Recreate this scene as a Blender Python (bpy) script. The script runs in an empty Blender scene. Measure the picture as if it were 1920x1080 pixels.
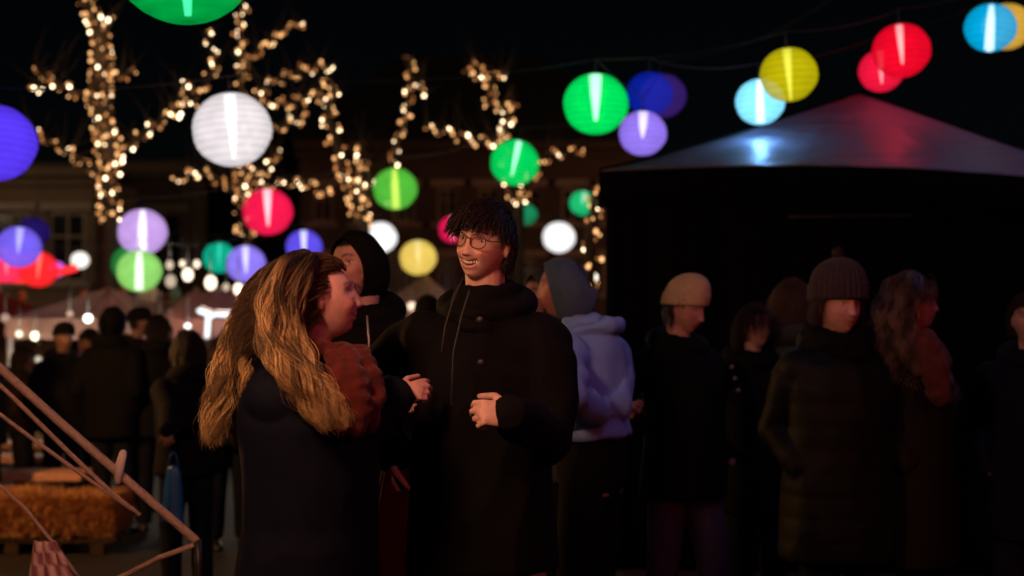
import bpy, math, random
import numpy as np
from mathutils import Vector, Matrix, Euler

# ------------------------------------------------------------------ camera, sky, moon, exposure
scene = bpy.context.scene
F = 2667.0                      # focal length in pixels of the 1920 px wide photograph (50 mm on full frame)
PITCH = math.radians(1.29)
CAMZ = 1.5
cam_d = bpy.data.cameras.new("camera")
cam = bpy.data.objects.new("camera", cam_d)
scene.collection.objects.link(cam)
cam.location = (0, 0, CAMZ)
cam.rotation_euler = (math.radians(90) + PITCH, 0, 0)
cam_d.sensor_width = 36.0
cam_d.lens = 36.0 * F / 1920.0
cam_d.clip_start = 0.05
cam_d.clip_end = 500
cam_d.dof.use_dof = True
cam_d.dof.focus_distance = 4.1
cam_d.dof.aperture_fstop = 2.0
scene.camera = cam

world = bpy.data.worlds.new("World")
scene.world = world
world.use_nodes = True
wn = world.node_tree
bg = wn.nodes["Background"]
sky = wn.nodes.new("ShaderNodeTexSky")
sky.sky_type = 'NISHITA'
sky.sun_disc = False
sky.sun_elevation = math.radians(35)
sky.sun_rotation = math.radians(200)
wn.links.new(sky.outputs[0], bg.inputs[0])
bg.inputs[1].default_value = 0.00022      # deep night

moon_d = bpy.data.lights.new("moon", 'SUN')
moon_d.energy = 0.002
moon_d.angle = math.radians(0.5)
moon_d.color = (0.8, 0.88, 1.0)
moon = bpy.data.objects.new("moon", moon_d)
scene.collection.objects.link(moon)
moon.rotation_euler = (math.radians(55), 0, math.radians(200))

scene.view_settings.view_transform = 'Standard'
scene.view_settings.look = 'None'
scene.view_settings.exposure = 0
scene.view_settings.gamma = 1
scene.cycles.use_denoising = True
scene.cycles.max_bounces = 5
scene.cycles.transparent_max_bounces = 24
scene.cycles.sample_clamp_indirect = 2.0

random.seed(7)
rng = np.random.default_rng(7)
COL = scene.collection


def P(px, py, d):
    """world point seen at photo pixel (px, py) whose world y is d"""
    x = (px - 960) / F
    z = (540 - py) / F
    cy = math.cos(PITCH) - z * math.sin(PITCH)
    cz = math.sin(PITCH) + z * math.cos(PITCH)
    k = d / cy
    return np.array([x * k, d, CAMZ + cz * k])


def lin(c):
    return tuple(((v / 255) / 12.92 if v / 255 <= 0.04045 else ((v / 255 + 0.055) / 1.055) ** 2.4) for v in c)


# ------------------------------------------------------------------ mesh builder
class MB:
    def __init__(s):
        s.v = []; s.f = []; s.n = 0; s.c = []

    def add(s, verts, faces, col=None):
        verts = np.asarray(verts, float)
        s.v.append(verts)
        s.f.extend([tuple(i + s.n for i in f) for f in faces])
        s.n += len(verts)
        s.c.append(np.tile(np.array(col if col is not None else (1, 1, 1)), (len(verts), 1)))
        return s

    def rings(s, R, cap=True, col=None):
        """R: list of (n,3) rings"""
        n = len(R[0]); m = len(R)
        V = np.vstack(R)
        Fs = []
        for i in range(m - 1):
            for j in range(n):
                k = (j + 1) % n
                Fs.append((i * n + j, i * n + k, (i + 1) * n + k, (i + 1) * n + j))
        if cap:
            V = np.vstack([V, R[0].mean(0), R[-1].mean(0)])
            a, b = m * n, m * n + 1
            for j in range(n):
                k = (j + 1) % n
                Fs.append((a, k, j))
                Fs.append((b, (m - 1) * n + j, (m - 1) * n + k))
        return s.add(V, Fs, col)

    def tube(s, pts, rad, n=12, cap=True, round_ends=False, col=None):
        pts = [np.asarray(p, float) for p in pts]
        if np.isscalar(rad): rad = [rad] * len(pts)
        rad = list(rad)
        if round_ends:
            d0 = pts[0] - pts[1]; d0 = d0 / (np.linalg.norm(d0) + 1e-9)
            d1 = pts[-1] - pts[-2]; d1 = d1 / (np.linalg.norm(d1) + 1e-9)
            r0, r1 = rad[0], rad[-1]
            pre = [(pts[0] + d0 * r0 * .95, r0 * .3), (pts[0] + d0 * r0 * .7, r0 * .72)]
            post = [(pts[-1] + d1 * r1 * .7, r1 * .72), (pts[-1] + d1 * r1 * .95, r1 * .3)]
            pts = [p for p, _ in pre] + pts + [p for p, _ in post]
            rad = [r for _, r in pre] + rad + [r for _, r in post]
        P_ = np.array(pts)
        T = np.gradient(P_, axis=0)
        T /= (np.linalg.norm(T, axis=1, keepdims=True) + 1e-9)
        up = np.array([0, 0, 1.0]) if abs(T[0][2]) < .9 else np.array([1.0, 0, 0])
        R = []
        a = np.cross(T[0], up); a /= np.linalg.norm(a)
        for i in range(len(P_)):
            a = a - T[i] * np.dot(a, T[i]); a /= (np.linalg.norm(a) + 1e-9)
            b = np.cross(T[i], a)
            t = np.linspace(0, 2 * math.pi, n, endpoint=False)
            R.append(P_[i] + rad[i] * (np.cos(t)[:, None] * a + np.sin(t)[:, None] * b))
        return s.rings(R, cap, col)

    def ell(s, c, r, rot=None, n=20, m=12, col=None):
        c = np.asarray(c, float)
        R = []
        for i in range(1, m):
            ph = math.pi * i / m
            t = np.linspace(0, 2 * math.pi, n, endpoint=False)
            q = np.stack([np.cos(t) * math.sin(ph) * r[0], np.sin(t) * math.sin(ph) * r[1], np.full(n, math.cos(ph) * r[2])], 1)
            R.append(q)
        V = np.vstack(R + [np.array([[0, 0, r[2]], [0, 0, -r[2]]])])
        Fs = []
        for i in range(m - 2):
            for j in range(n):
                k = (j + 1) % n
                Fs.append((i * n + j, (i + 1) * n + j, (i + 1) * n + k, i * n + k))
        a = (m - 1) * n
        for j in range(n):
            k = (j + 1) % n
            Fs.append((a, j, k)); Fs.append((a + 1, (m - 2) * n + k, (m - 2) * n + j))
        if rot is not None: V = V @ np.array(rot).T
        return s.add(V + c, Fs, col)

    def box(s, c, size, rot=None, bevel=0.0, col=None):
        x, y, z = [q / 2 for q in size]
        b = min(bevel, x * .9, y * .9, z * .9)
        if b <= 0:
            V = np.array([[i * x, j * y, k * z] for i in (-1, 1) for j in (-1, 1) for k in (-1, 1)])
            Fs = [(0, 1, 3, 2), (4, 6, 7, 5), (0, 4, 5, 1), (2, 3, 7, 6), (0, 2, 6, 4), (1, 5, 7, 3)]
        else:
            def ring(zz, ins):
                X, Y = x - ins, y - ins
                return np.array([[X - b, -Y, zz], [X, -Y + b, zz], [X, Y - b, zz], [X - b, Y, zz], [-X + b, Y, zz], [-X, Y - b, zz], [-X, -Y + b, zz], [-X + b, -Y, zz]])
            R = [ring(-z, b * .9), ring(-z + b, 0), ring(z - b, 0), ring(z, b * .9)]
            m2 = MB().rings(R, True)
            V = np.vstack(m2.v); Fs = m2.f
        if rot is not None: V = V @ np.array(rot).T
        return s.add(V + np.asarray(c, float), Fs, col)

    def beam(s, a, b, w, h, bevel=0.0, col=None):
        """a box whose long axis runs from a to b"""
        a = np.asarray(a, float); b = np.asarray(b, float)
        d = b - a; L = np.linalg.norm(d); d /= L
        up = np.array([0, 0, 1.0]) if abs(d[2]) < .95 else np.array([0, 1.0, 0])
        sd = np.cross(d, up); sd /= np.linalg.norm(sd); u = np.cross(sd, d)
        return s.box((a + b) / 2, (w, L, h), np.stack([sd, d, u], 1), bevel, col)

    def mesh(s, name):
        me = bpy.data.meshes.new(name)
        V = np.vstack(s.v)
        me.from_pydata(V.tolist(), [], s.f)
        C = np.vstack(s.c)
        if not np.allclose(C, 1):
            set_col(me, C)
        me.update()
        return me

    def build(s, name, mat, parent=None, smooth=True):
        me = s.mesh(name)
        return link(name, me, mat, parent, smooth)


def set_col(me, C):
    at = me.color_attributes.new("Col", 'FLOAT_COLOR', 'POINT')
    A = np.ones((len(me.vertices), 4), np.float32); A[:, :3] = C
    at.data.foreach_set("color", A.ravel())


def link(name, me, mat, parent=None, smooth=True):
    if mat: me.materials.clear(); me.materials.append(mat)
    if smooth: me.polygons.foreach_set("use_smooth", [True] * len(me.polygons))
    o = bpy.data.objects.new(name, me)
    COL.objects.link(o)
    if parent is not None: o.parent = parent
    return o


def remesh(mb, voxel, smooth=2, name="tmp"):
    me = mb.mesh(name)
    o = bpy.data.objects.new(name, me); COL.objects.link(o)
    m = o.modifiers.new("r", 'REMESH'); m.mode = 'VOXEL'; m.voxel_size = voxel
    if smooth:
        sm = o.modifiers.new("s", 'SMOOTH'); sm.iterations = smooth; sm.factor = .5
    dg = bpy.context.evaluated_depsgraph_get()
    ev = o.evaluated_get(dg)
    out = bpy.data.meshes.new_from_object(ev)
    bpy.data.objects.remove(o); bpy.data.meshes.remove(me)
    return out


def getv(me):
    a = np.empty(len(me.vertices) * 3, np.float32); me.vertices.foreach_get("co", a)
    return a.reshape(-1, 3).astype(float)


def getn(me):
    a = np.empty(len(me.vertices) * 3, np.float32); me.vertex_normals.foreach_get("vector", a)
    return a.reshape(-1, 3).astype(float)


def setv(me, V):
    me.vertices.foreach_set("co", V.astype(np.float32).ravel()); me.update()


def empty(name, loc=(0, 0, 0), rz=0.0):
    o = bpy.data.objects.new(name, None); COL.objects.link(o)
    o.location = loc; o.rotation_euler = (0, 0, rz); o.empty_display_size = .1
    return o


def tag(o, label=None, cat=None, group=None, kind=None):
    if label: o['label'] = label
    if cat: o['category'] = cat
    if group: o['group'] = group
    if kind: o['kind'] = kind
    return o


# ------------------------------------------------------------------ materials
def mat_new(name):
    m = bpy.data.materials.new(name); m.use_nodes = True
    return m, m.node_tree.nodes, m.node_tree.links, m.node_tree.nodes["Principled BSDF"]


def cloth(name, col, rough=.85, nscale=40, var=.35, bump=.25, bscale=300, sheen=.1, spec=.3):
    m, N, L, p = mat_new(name)
    tc = N.new("ShaderNodeTexCoord")
    n1 = N.new("ShaderNodeTexNoise"); n1.inputs["Scale"].default_value = nscale; n1.inputs["Detail"].default_value = 4
    L.new(tc.outputs["Object"], n1.inputs["Vector"])
    mx = N.new("ShaderNodeMix"); mx.data_type = 'RGBA'
    mx.inputs["A"].default_value = (*[c * (1 - var) for c in col], 1)
    mx.inputs["B"].default_value = (*[min(1, c * (1 + var)) for c in col], 1)
    L.new(n1.outputs["Fac"], mx.inputs["Factor"])
    L.new(mx.outputs["Result"], p.inputs["Base Color"])
    n2 = N.new("ShaderNodeTexNoise"); n2.inputs["Scale"].default_value = bscale
    L.new(tc.outputs["Object"], n2.inputs["Vector"])
    b = N.new("ShaderNodeBump"); b.inputs["Strength"].default_value = bump; b.inputs["Distance"].default_value = .002
    L.new(n2.outputs["Fac"], b.inputs["Height"]); L.new(b.outputs[0], p.inputs["Normal"])
    p.inputs["Roughness"].default_value = rough
    p.inputs["Specular IOR Level"].default_value = spec
    p.inputs["Sheen Weight"].default_value = sheen
    return m


def vcol(name, rough=.5, spec=.4, nvar=.15, tint=(1, 1, 1), nscale=25):
    m, N, L, p = mat_new(name)
    a = N.new("ShaderNodeAttribute"); a.attribute_name = "Col"
    tc = N.new("ShaderNodeTexCoord")
    n1 = N.new("ShaderNodeTexNoise"); n1.inputs["Scale"].default_value = nscale
    L.new(tc.outputs["Object"], n1.inputs["Vector"])
    mr = N.new("ShaderNodeMapRange"); mr.inputs["To Min"].default_value = 1 - nvar; mr.inputs["To Max"].default_value = 1 + nvar
    L.new(n1.outputs["Fac"], mr.inputs["Value"])
    mx = N.new("ShaderNodeVectorMath"); mx.operation = 'SCALE'
    L.new(a.outputs["Color"], mx.inputs[0]); L.new(mr.outputs[0], mx.inputs["Scale"])
    L.new(mx.outputs[0], p.inputs["Base Color"])
    p.inputs["Roughness"].default_value = rough
    p.inputs["Specular IOR Level"].default_value = spec
    return m


def emit(name, col, strength, sampling='AUTO'):
    m = bpy.data.materials.new(name); m.use_nodes = True
    N = m.node_tree.nodes; L = m.node_tree.links
    N.remove(N["Principled BSDF"])
    e = N.new("ShaderNodeEmission"); e.inputs[0].default_value = (*col, 1); e.inputs[1].default_value = strength
    L.new(e.outputs[0], N["Material Output"].inputs[0])
    m.cycles.emission_sampling = sampling
    return m


def shell_mat(name, col, boost, t=.25):
    """sheer nylon lit from inside: glows in its own colour and lets the streak tube behind it show"""
    m = bpy.data.materials.new(name); m.use_nodes = True
    N = m.node_tree.nodes; L = m.node_tree.links
    N.remove(N["Principled BSDF"])
    e = N.new("ShaderNodeEmission")
    tc = N.new("ShaderNodeTexCoord"); nz = N.new("ShaderNodeTexNoise"); nz.inputs["Scale"].default_value = 9; nz.inputs["Detail"].default_value = 5
    L.new(tc.outputs["Object"], nz.inputs["Vector"])
    mr = N.new("ShaderNodeMapRange"); mr.inputs["To Min"].default_value = .72 * boost / (1 - t * t); mr.inputs["To Max"].default_value = 1.28 * boost / (1 - t * t)
    L.new(nz.outputs["Fac"], mr.inputs["Value"])
    e.inputs[0].default_value = (*col, 1)
    wv = N.new('ShaderNodeTexWave'); wv.bands_direction = 'Z'; wv.inputs['Scale'].default_value = 8; wv.inputs['Distortion'].default_value = .6
    L.new(tc.outputs['Object'], wv.inputs['Vector'])
    m2 = N.new('ShaderNodeMapRange'); m2.inputs['To Min'].default_value = .89; m2.inputs['To Max'].default_value = 1.07
    L.new(wv.outputs['Fac'], m2.inputs['Value'])
    mm = N.new('ShaderNodeMath'); mm.operation = 'MULTIPLY'; L.new(mr.outputs[0], mm.inputs[0]); L.new(m2.outputs[0], mm.inputs[1])
    lw = N.new('ShaderNodeLayerWeight'); lw.inputs[0].default_value = .3; m3 = N.new('ShaderNodeMapRange'); m3.inputs['To Min'].default_value = 1.1; m3.inputs['To Max'].default_value = .5
    L.new(lw.outputs['Facing'], m3.inputs['Value']); m4 = N.new('ShaderNodeMath'); m4.operation = 'MULTIPLY'; L.new(mm.outputs[0], m4.inputs[0]); L.new(m3.outputs[0], m4.inputs[1])
    L.new(m4.outputs[0], e.inputs[1])
    tr = N.new("ShaderNodeBsdfTransparent")
    mx = N.new("ShaderNodeMixShader"); mx.inputs[0].default_value = t
    L.new(e.outputs[0], mx.inputs[1]); L.new(tr.outputs[0], mx.inputs[2])
    L.new(mx.outputs[0], N["Material Output"].inputs[0])
    return m


def plain(name, col, rough=.5, metal=0.0, spec=.5, nscale=12, var=.2, bump=.0):
    m, N, L, p = mat_new(name)
    tc = N.new("ShaderNodeTexCoord")
    n1 = N.new("ShaderNodeTexNoise"); n1.inputs["Scale"].default_value = nscale; n1.inputs["Detail"].default_value = 6
    L.new(tc.outputs["Object"], n1.inputs["Vector"])
    mx = N.new("ShaderNodeMix"); mx.data_type = 'RGBA'
    mx.inputs["A"].default_value = (*[c * (1 - var) for c in col], 1)
    mx.inputs["B"].default_value = (*[min(1, c * (1 + var)) for c in col], 1)
    L.new(n1.outputs["Fac"], mx.inputs["Factor"]); L.new(mx.outputs["Result"], p.inputs["Base Color"])
    if bump:
        b = N.new("ShaderNodeBump"); b.inputs["Strength"].default_value = bump; b.inputs["Distance"].default_value = .01
        L.new(n1.outputs["Fac"], b.inputs["Height"]); L.new(b.outputs[0], p.inputs["Normal"])
    p.inputs["Roughness"].default_value = rough; p.inputs["Metallic"].default_value = metal
    p.inputs["Specular IOR Level"].default_value = spec
    return m


M = {}
M['skin'] = vcol('skin', .46, .4, .22, nscale=60)
def skin_bump():
    m = M['skin']; N = m.node_tree.nodes; L = m.node_tree.links
    n = N.new('ShaderNodeTexNoise'); n.inputs['Scale'].default_value = 420; n.inputs['Detail'].default_value = 5
    tc = N.new('ShaderNodeTexCoord'); L.new(tc.outputs['Object'], n.inputs['Vector'])
    b = N.new('ShaderNodeBump'); b.inputs['Strength'].default_value = .35; b.inputs['Distance'].default_value = .0015
    L.new(n.outputs['Fac'], b.inputs['Height']); L.new(b.outputs[0], N['Principled BSDF'].inputs['Normal'])
skin_bump()
M['hair'] = vcol('hair', .5, .35, .2)
M['black_cloth'] = cloth('black_cloth', (.004, .004, .0045), sheen=0, spec=.12)
M['black_wool'] = cloth('black_wool', (.005, .005, .005), sheen=0, spec=.1)
M['navy'] = cloth('navy_wool', (.004, .006, .016), sheen=0, spec=.12)
M['green_pad'] = cloth('dark_green_padded', (.005, .0065, .006), .6, sheen=0, spec=.2)
M['olive'] = cloth('olive_cloth', (.012, .010, .007), sheen=0, spec=.15)
M['violet'] = cloth('lavender_shell', (.20, .36, .80), .55, 8, .12)
M['teal'] = cloth('teal_hood', (.06, .11, .17), .8)
M['grey'] = cloth('grey_cloth', (.05, .06, .055), sheen=0)
M['red'] = cloth('red_wool', (.075, .009, .006), .9, 30, .5, .8, 120)
M['brick'] = cloth('brick_knit', (.10, .022, .018), .9, 30, .5, .8, 120)
M['tan'] = cloth('tan_knit', (.60, .46, .26), .9, 60, .2, .8, 150)
M['hatdark'] = cloth('brown_knit', (.05, .035, .035), .9, 90, .5, .9, 150)
M['fur'] = vcol('fur', .8, .2, .3)
M['denim'] = cloth('denim', (.008, .01, .02), sheen=0, spec=.1)
M['pale_denim'] = cloth('pale_denim', (.30, .31, .42))
M['violet_trouser'] = cloth('plum_trousers', (.06, .045, .09), sheen=0)
M['leather'] = plain('black_leather', (.015, .014, .014), .45)
M['metal'] = plain('worn_steel', (.45, .40, .42), .42, .55, .5, 40, .3, .1)
M['darkmetal'] = plain('dark_steel', (.06, .06, .065), .5, .7)
M['frame'] = plain('glasses_frame', (.10, .03, .03), .3, .0)
M['bark'] = plain('bark', (.05, .034, .022), .9, 0, .2, 14, .5, .8)
M['wire'] = plain('black_wire', (.01, .01, .01), .6)
M['capm'] = plain('lantern_cap', (.05, .05, .05), .5)
M['oldwood'] = plain('weathered_wood', (.50, .36, .31), .75, 0, .25, 60, .45, .7)
M['wood'] = plain('bench_wood', (.62, .34, .24), .7, 0, .3, 30, .4, .4)
M['tentwall'] = cloth('black_tent_cloth', (.0025, .0025, .003), .9, 4, .3, spec=.05, sheen=0)
M['eye'] = vcol('eye', .15, .6, 0)
M['teeth'] = plain('teeth', (.75, .68, .6), .3)
M['pom'] = cloth('pompom', (.05, .04, .04), .95)


# glasses lens
def glass_mat():
    m = bpy.data.materials.new('lens_glass'); m.use_nodes = True
    N = m.node_tree.nodes; L = m.node_tree.links
    N.remove(N["Principled BSDF"])
    g = N.new("ShaderNodeBsdfGlossy"); g.inputs["Roughness"].default_value = .05
    t = N.new("ShaderNodeBsdfTransparent"); t.inputs[0].default_value = (.92, .9, .9, 1)
    fr = N.new("ShaderNodeFresnel"); fr.inputs[0].default_value = 1.6
    mx = N.new("ShaderNodeMixShader")
    L.new(fr.outputs[0], mx.inputs[0]); L.new(t.outputs[0], mx.inputs[1]); L.new(g.outputs[0], mx.inputs[2])
    L.new(mx.outputs[0], N["Material Output"].inputs[0])
    return m
M['lens'] = glass_mat()


def point_light(name, loc, energy, col, radius, parent=None):
    l = bpy.data.lights.new(name, 'POINT'); l.energy = energy; l.color = col; l.shadow_soft_size = radius
    o = bpy.data.objects.new(name, l); COL.objects.link(o); o.location = loc
    if parent is not None: o.parent = parent
    return o


# ------------------------------------------------------------------ setting: ground
def ground():
    m, N, L, p = mat_new('wet_paving')
    tc = N.new("ShaderNodeTexCoord")
    br = N.new("ShaderNodeTexBrick"); br.inputs["Scale"].default_value = 4.2
    br.inputs["Color1"].default_value = (.034, .025, .018, 1); br.inputs["Color2"].default_value = (.022, .017, .012, 1)
    br.inputs["Mortar"].default_value = (.02, .018, .016, 1); br.inputs["Mortar Size"].default_value = .02
    L.new(tc.outputs["Object"], br.inputs["Vector"])
    n1 = N.new("ShaderNodeTexNoise"); n1.inputs["Scale"].default_value = 1.7; n1.inputs["Detail"].default_value = 8
    L.new(tc.outputs["Object"], n1.inputs["Vector"])
    mx = N.new("ShaderNodeMix"); mx.data_type = 'RGBA'; mx.blend_type = 'MULTIPLY'; mx.inputs["Factor"].default_value = .8
    L.new(br.outputs["Color"], mx.inputs["A"]); L.new(n1.outputs["Color"], mx.inputs["B"])
    L.new(mx.outputs["Result"], p.inputs["Base Color"])
    mr = N.new("ShaderNodeMapRange"); mr.inputs["To Min"].default_value = .8; mr.inputs["To Max"].default_value = .95
    L.new(n1.outputs["Fac"], mr.inputs["Value"]); L.new(mr.outputs[0], p.inputs["Roughness"])
    b = N.new("ShaderNodeBump"); b.inputs["Strength"].default_value = .4; b.inputs["Distance"].default_value = .02
    L.new(br.outputs["Fac"], b.inputs["Height"]); b.invert = True; L.new(b.outputs[0], p.inputs["Normal"])
    nx = 60
    xs = np.linspace(-150, 150, nx); ys = np.linspace(-40, 260, nx)
    V = [(x, y, 0) for y in ys for x in xs]
    Fs = [(j * nx + i, j * nx + i + 1, (j + 1) * nx + i + 1, (j + 1) * nx + i) for j in range(nx - 1) for i in range(nx - 1)]
    o = MB().add(V, Fs).build('ground', m, None, False)
    tag(o, 'dark paved market square under the crowd', kind='structure')
ground()

# ------------------------------------------------------------------ lanterns
inner_cache = {}


def lantern(px, py, r, d, rgb, label, streak=.5, boost=1.0, scol=None,  sl=-.75, squash=.94, t=.25, tilt=0.0, pos=None, R=None, glow=None):
    c = P(px, py, d) if pos is None else np.array(pos, float)
    if R is None: R = r * d / F
    root = empty('paper_lantern', c)
    tag(root, label, 'lantern', 'coloured lanterns strung over the market')
    root.rotation_euler = (math.radians(tilt * .6 + random.uniform(-4, 4)), math.radians(tilt + random.uniform(-5, 5)), 0)
    L_ = lin(rgb)
    # shell with wire hoops: a ribbed surface of revolution, open at the top and bottom
    n, m = 40, 61
    Rs = []
    for i in range(m):
        ph = math.pi * (0.035 + .93 * i / (m - 1))
        rib = 1 + .006 * math.cos(2 * math.pi * i / 4)
        tt = np.linspace(0, 2 * math.pi, n, endpoint=False)
        q = R * rib * (1 + .012 * np.cos(tt * 3 + i * .2) + .007 * np.sin(5 * tt + i * .4))
        Rs.append(np.stack([np.cos(tt) * math.sin(ph) * q, np.sin(tt) * math.sin(ph) * q, np.full(n, math.cos(ph) * R * squash)], 1))
    MB().rings(Rs, False).build('shade', shell_mat('lantern_nylon', L_, boost, t), root)
    # glowing tapered tube added inside, shaped to show as the bright highlight streak
    if streak > 0:
        sc = scol if scol else tuple(.35 * a + .65 for a in L_)
        b = MB()
        z0, z1 = .95 * R * squash, sl * R * squash
        wd = random.uniform(.7, 1.25); pr = [.19 * R * wd, .14 * R * wd, .05 * R * wd]
        if sl < -.85 and r < 50: pr = [.12 * R, .17 * R, .20 * R]
        b.tube([(0, 0, z0), (0, 0, .3 * z0), (0, 0, z1)], pr, 20)
        lm = emit('lantern_streak', sc, streak * 6.0, 'NONE')
        N = lm.node_tree.nodes; lw_ = N.new('ShaderNodeLayerWeight'); lw_.inputs[0].default_value = .5
        mr_ = N.new('ShaderNodeMapRange'); mr_.inputs['To Min'].default_value = streak * 11; mr_.inputs['To Max'].default_value = streak * 1.2
        lm.node_tree.links.new(lw_.outputs['Facing'], mr_.inputs['Value'])
        em = [q for q in N if q.type == 'EMISSION'][0]; lm.node_tree.links.new(mr_.outputs[0], em.inputs[1])
        b.build('lamp', lm, root)
    k = MB()
    k.tube([(0, 0, R * squash * .97), (0, 0, R * squash * 1.06)], [R * .12, R * .1], 16)
    k.tube([(0, 0, R * squash * 1.04), (0, 0, R * squash + .10)], .004, 6)
    k.build('cap', M['capm'], root)
    if glow: point_light('lamp_light', (0, 0, -R * squash - .04), glow[0], glow[1], .03, root)
    return root, c + np.array([0, 0, R * squash + .10])


WHITE = (238, 232, 235); VIOLET = (118, 92, 250); RED = (238, 20, 50); GREEN = (0, 225, 95)
hooks = {}
def LN(key, *a, **k):
    hooks[key] = lantern(*a, **k)[1]

LN('green_top', 347, -82, 135, 4.9, (0, 168, 68), 'big green lantern cut by the top edge, above the white lantern', .35, 1.0, (0.1, 1, .55), -.9)
LN('violet_big', -9, 268, 76, 8.0, (92, 58, 250), 'big deep violet lantern cut by the left edge', .0)
LN('white_big', 435, 243, 74, 8.1, (240, 230, 233), 'biggest white lantern, in front of the branches of a lit tree', .30, 1.0, (1, 1, 1), -.8)
LN('lilac', 267, 435, 46, 13.0, (205, 165, 238), 'pale lilac lantern directly above the light green one', .45, 1.0, (1, 1, 1), -.9)
LN('lime', 261, 508, 42, 12.8, (150, 222, 110), 'light green lantern directly below the pale lilac one', .45, 1.0, (1, 1, 1), -.9)
LN('dark_green', 243, 494, 35, 15.5, (40, 130, 60), 'dark green lantern mostly hidden behind the light green one', 0)
LN('violet_left', 35, 463, 41, 14.0, (120, 98, 245), 'mid violet lantern above the glowing red ones at left edge', .22, 1.0, (.75, .75, 1), -.3)
LN('navy', 62, 436, 30, 18.0, (30, 16, 90), 'dim navy lantern behind the violet one at left', 0)
LN('red_low_a', 72, 505, 36, 15.0, (240, 35, 38), 'orange red lantern below the violet one at left', .2, 1.3, (1, .35, .25), -.5)
LN('red_low_b', 12, 497, 36, 16.0, (245, 45, 85), 'pinkish red lantern low at the left edge', .2, 1.3, (1, .5, .6), -.5)
LN('pink_tiny', 106, 505, 16, 20.0, (225, 100, 235), 'tiny pink lantern between red lantern and small white globe', 0)
LN('white_tiny', 150, 488, 17, 20.0, (255, 246, 236), 'smallest white lantern, left of the pale lilac one', 0, 1.3)
LN('teal', 411, 483, 31, 17.5, (10, 170, 135), 'dark teal lantern touching the violet one on its right', .15, 1, (.1, 1, .8), -.6)
LN('violet_mid', 461, 495, 37, 15.2, (148, 125, 250), 'pale violet lantern left of the blonde woman, below the pinkish red one', .3, 1, (.9, .9, 1), -.5)
LN('red_mid', 502, 397, 47, 12.8, (232, 24, 72), 'raspberry red lantern below the big white one', .4, 1.2, (1, .75, .8), -.6)
LN('blue_mid', 570, 463, 34, 15.5, (98, 80, 235), 'blue violet lantern just above the blonde woman\'s head', .35, 1, (.9, .9, 1), -.8)
LN('yellow_green', 741, 354, 42, 14.3, (85, 190, 60), 'yellowish green lantern with a yellow streak over the small white one', .28, 1, (.95, 1, .15), -.95)
LN('white_mid', 714, 445, 31, 17.0, (255, 252, 252), 'small white lantern behind the dark hooded head, left of the yellow one', 0, 1.2)
LN('yellow', 784, 483, 35, 16.0, (240, 205, 95), 'round warm yellow lantern left of the laughing man', .12, 1, (1, .95, .6), -.6, 0.95)
LN('red_behind', 849, 430, 27, 18.0, (232, 22, 84), 'small raspberry lantern half hidden by the laughing man\'s forehead', .3, 1, (1, .7, .8), -.8)
LN('green_mid', 965, 305, 46, 12.6, (0, 212, 92), 'bright green lantern right above the laughing man\'s head', .45, 1, (.55, 1, .85), -.6, tilt=12)
LN('green_hidden', 987, 402, 21, 19.0, (25, 130, 85), 'small dull green lantern peeping out behind the laughing man\'s hair', 0)
LN('white_right', 1048, 445, 31, 17.0, (255, 252, 252), 'small white lantern above the person in the grey blue hood', 0, 1.2)
LN('green_small', 1092, 381, 25, 18.5, (30, 190, 115), 'small sea green lantern beside the black tent\'s left edge', .2, 1, (.6, 1, .85), -.1, tilt=10)
LN('green_right', 1117, 195, 61, 9.6, (0, 232, 95), 'large bright green lantern left of the dim blue one', .5, 1.0, (.6, 1, .85), -.55)
LN('dim_blue', 1218, 176, 44, 10.6, (8, 30, 150), 'dim blue see-through lantern between green and lilac ones', 0, 1, t=.55)
LN('dim_violet', 1243, 180, 44, 11.2, (52, 28, 104), 'dim dusky violet lantern behind the dim blue one', 0, 1, t=.5)
LN('lilac_right', 1205, 250, 45, 10.0, (152, 122, 245), 'lilac lantern under the two dim ones, left of the tent roof', .35, 1.0, (.92, .9, 1), -.2, glow=(9, (.3, .2, 1)))
LN('cyan', 1425, 191, 46, 9.0, (120, 208, 245), 'pale cyan lantern partly behind the mustard yellow one over the tent', .4, 1.6, (1, 1, 1), -.9, glow=(4.6, (.16, .42, 1)))
LN('mustard', 1479, 140, 54, 8.4, (190, 178, 8), 'mustard yellow lantern in front of the pale cyan one', .25, 1.0, (1, 1, .12), -.95)
LN('red_tent', 1690, 95, 54, 9.3, (240, 8, 40), 'larger scarlet lantern above the tent peak', .4, 1.0, (1, .55, .55), -.5, glow=(1.5, (1, .03, .06)))
LN('red_tent_b', 1652, 133, 42, 9.7, (244, 22, 62), 'smaller scarlet lantern tucked behind the larger one over the tent', .3, 1.0, (1, .6, .65), -.6)
LN('sky_blue', 1857, 52, 48, 9.2, (0, 168, 222), 'sky blue lantern near the top right corner', .45, 1.0, (.8, 1, 1), -.95)
LN('amber', 1888, 50, 46, 10.2, (215, 165, 60), 'amber lantern peeping out behind the sky blue one', 0, 1.0)
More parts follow.
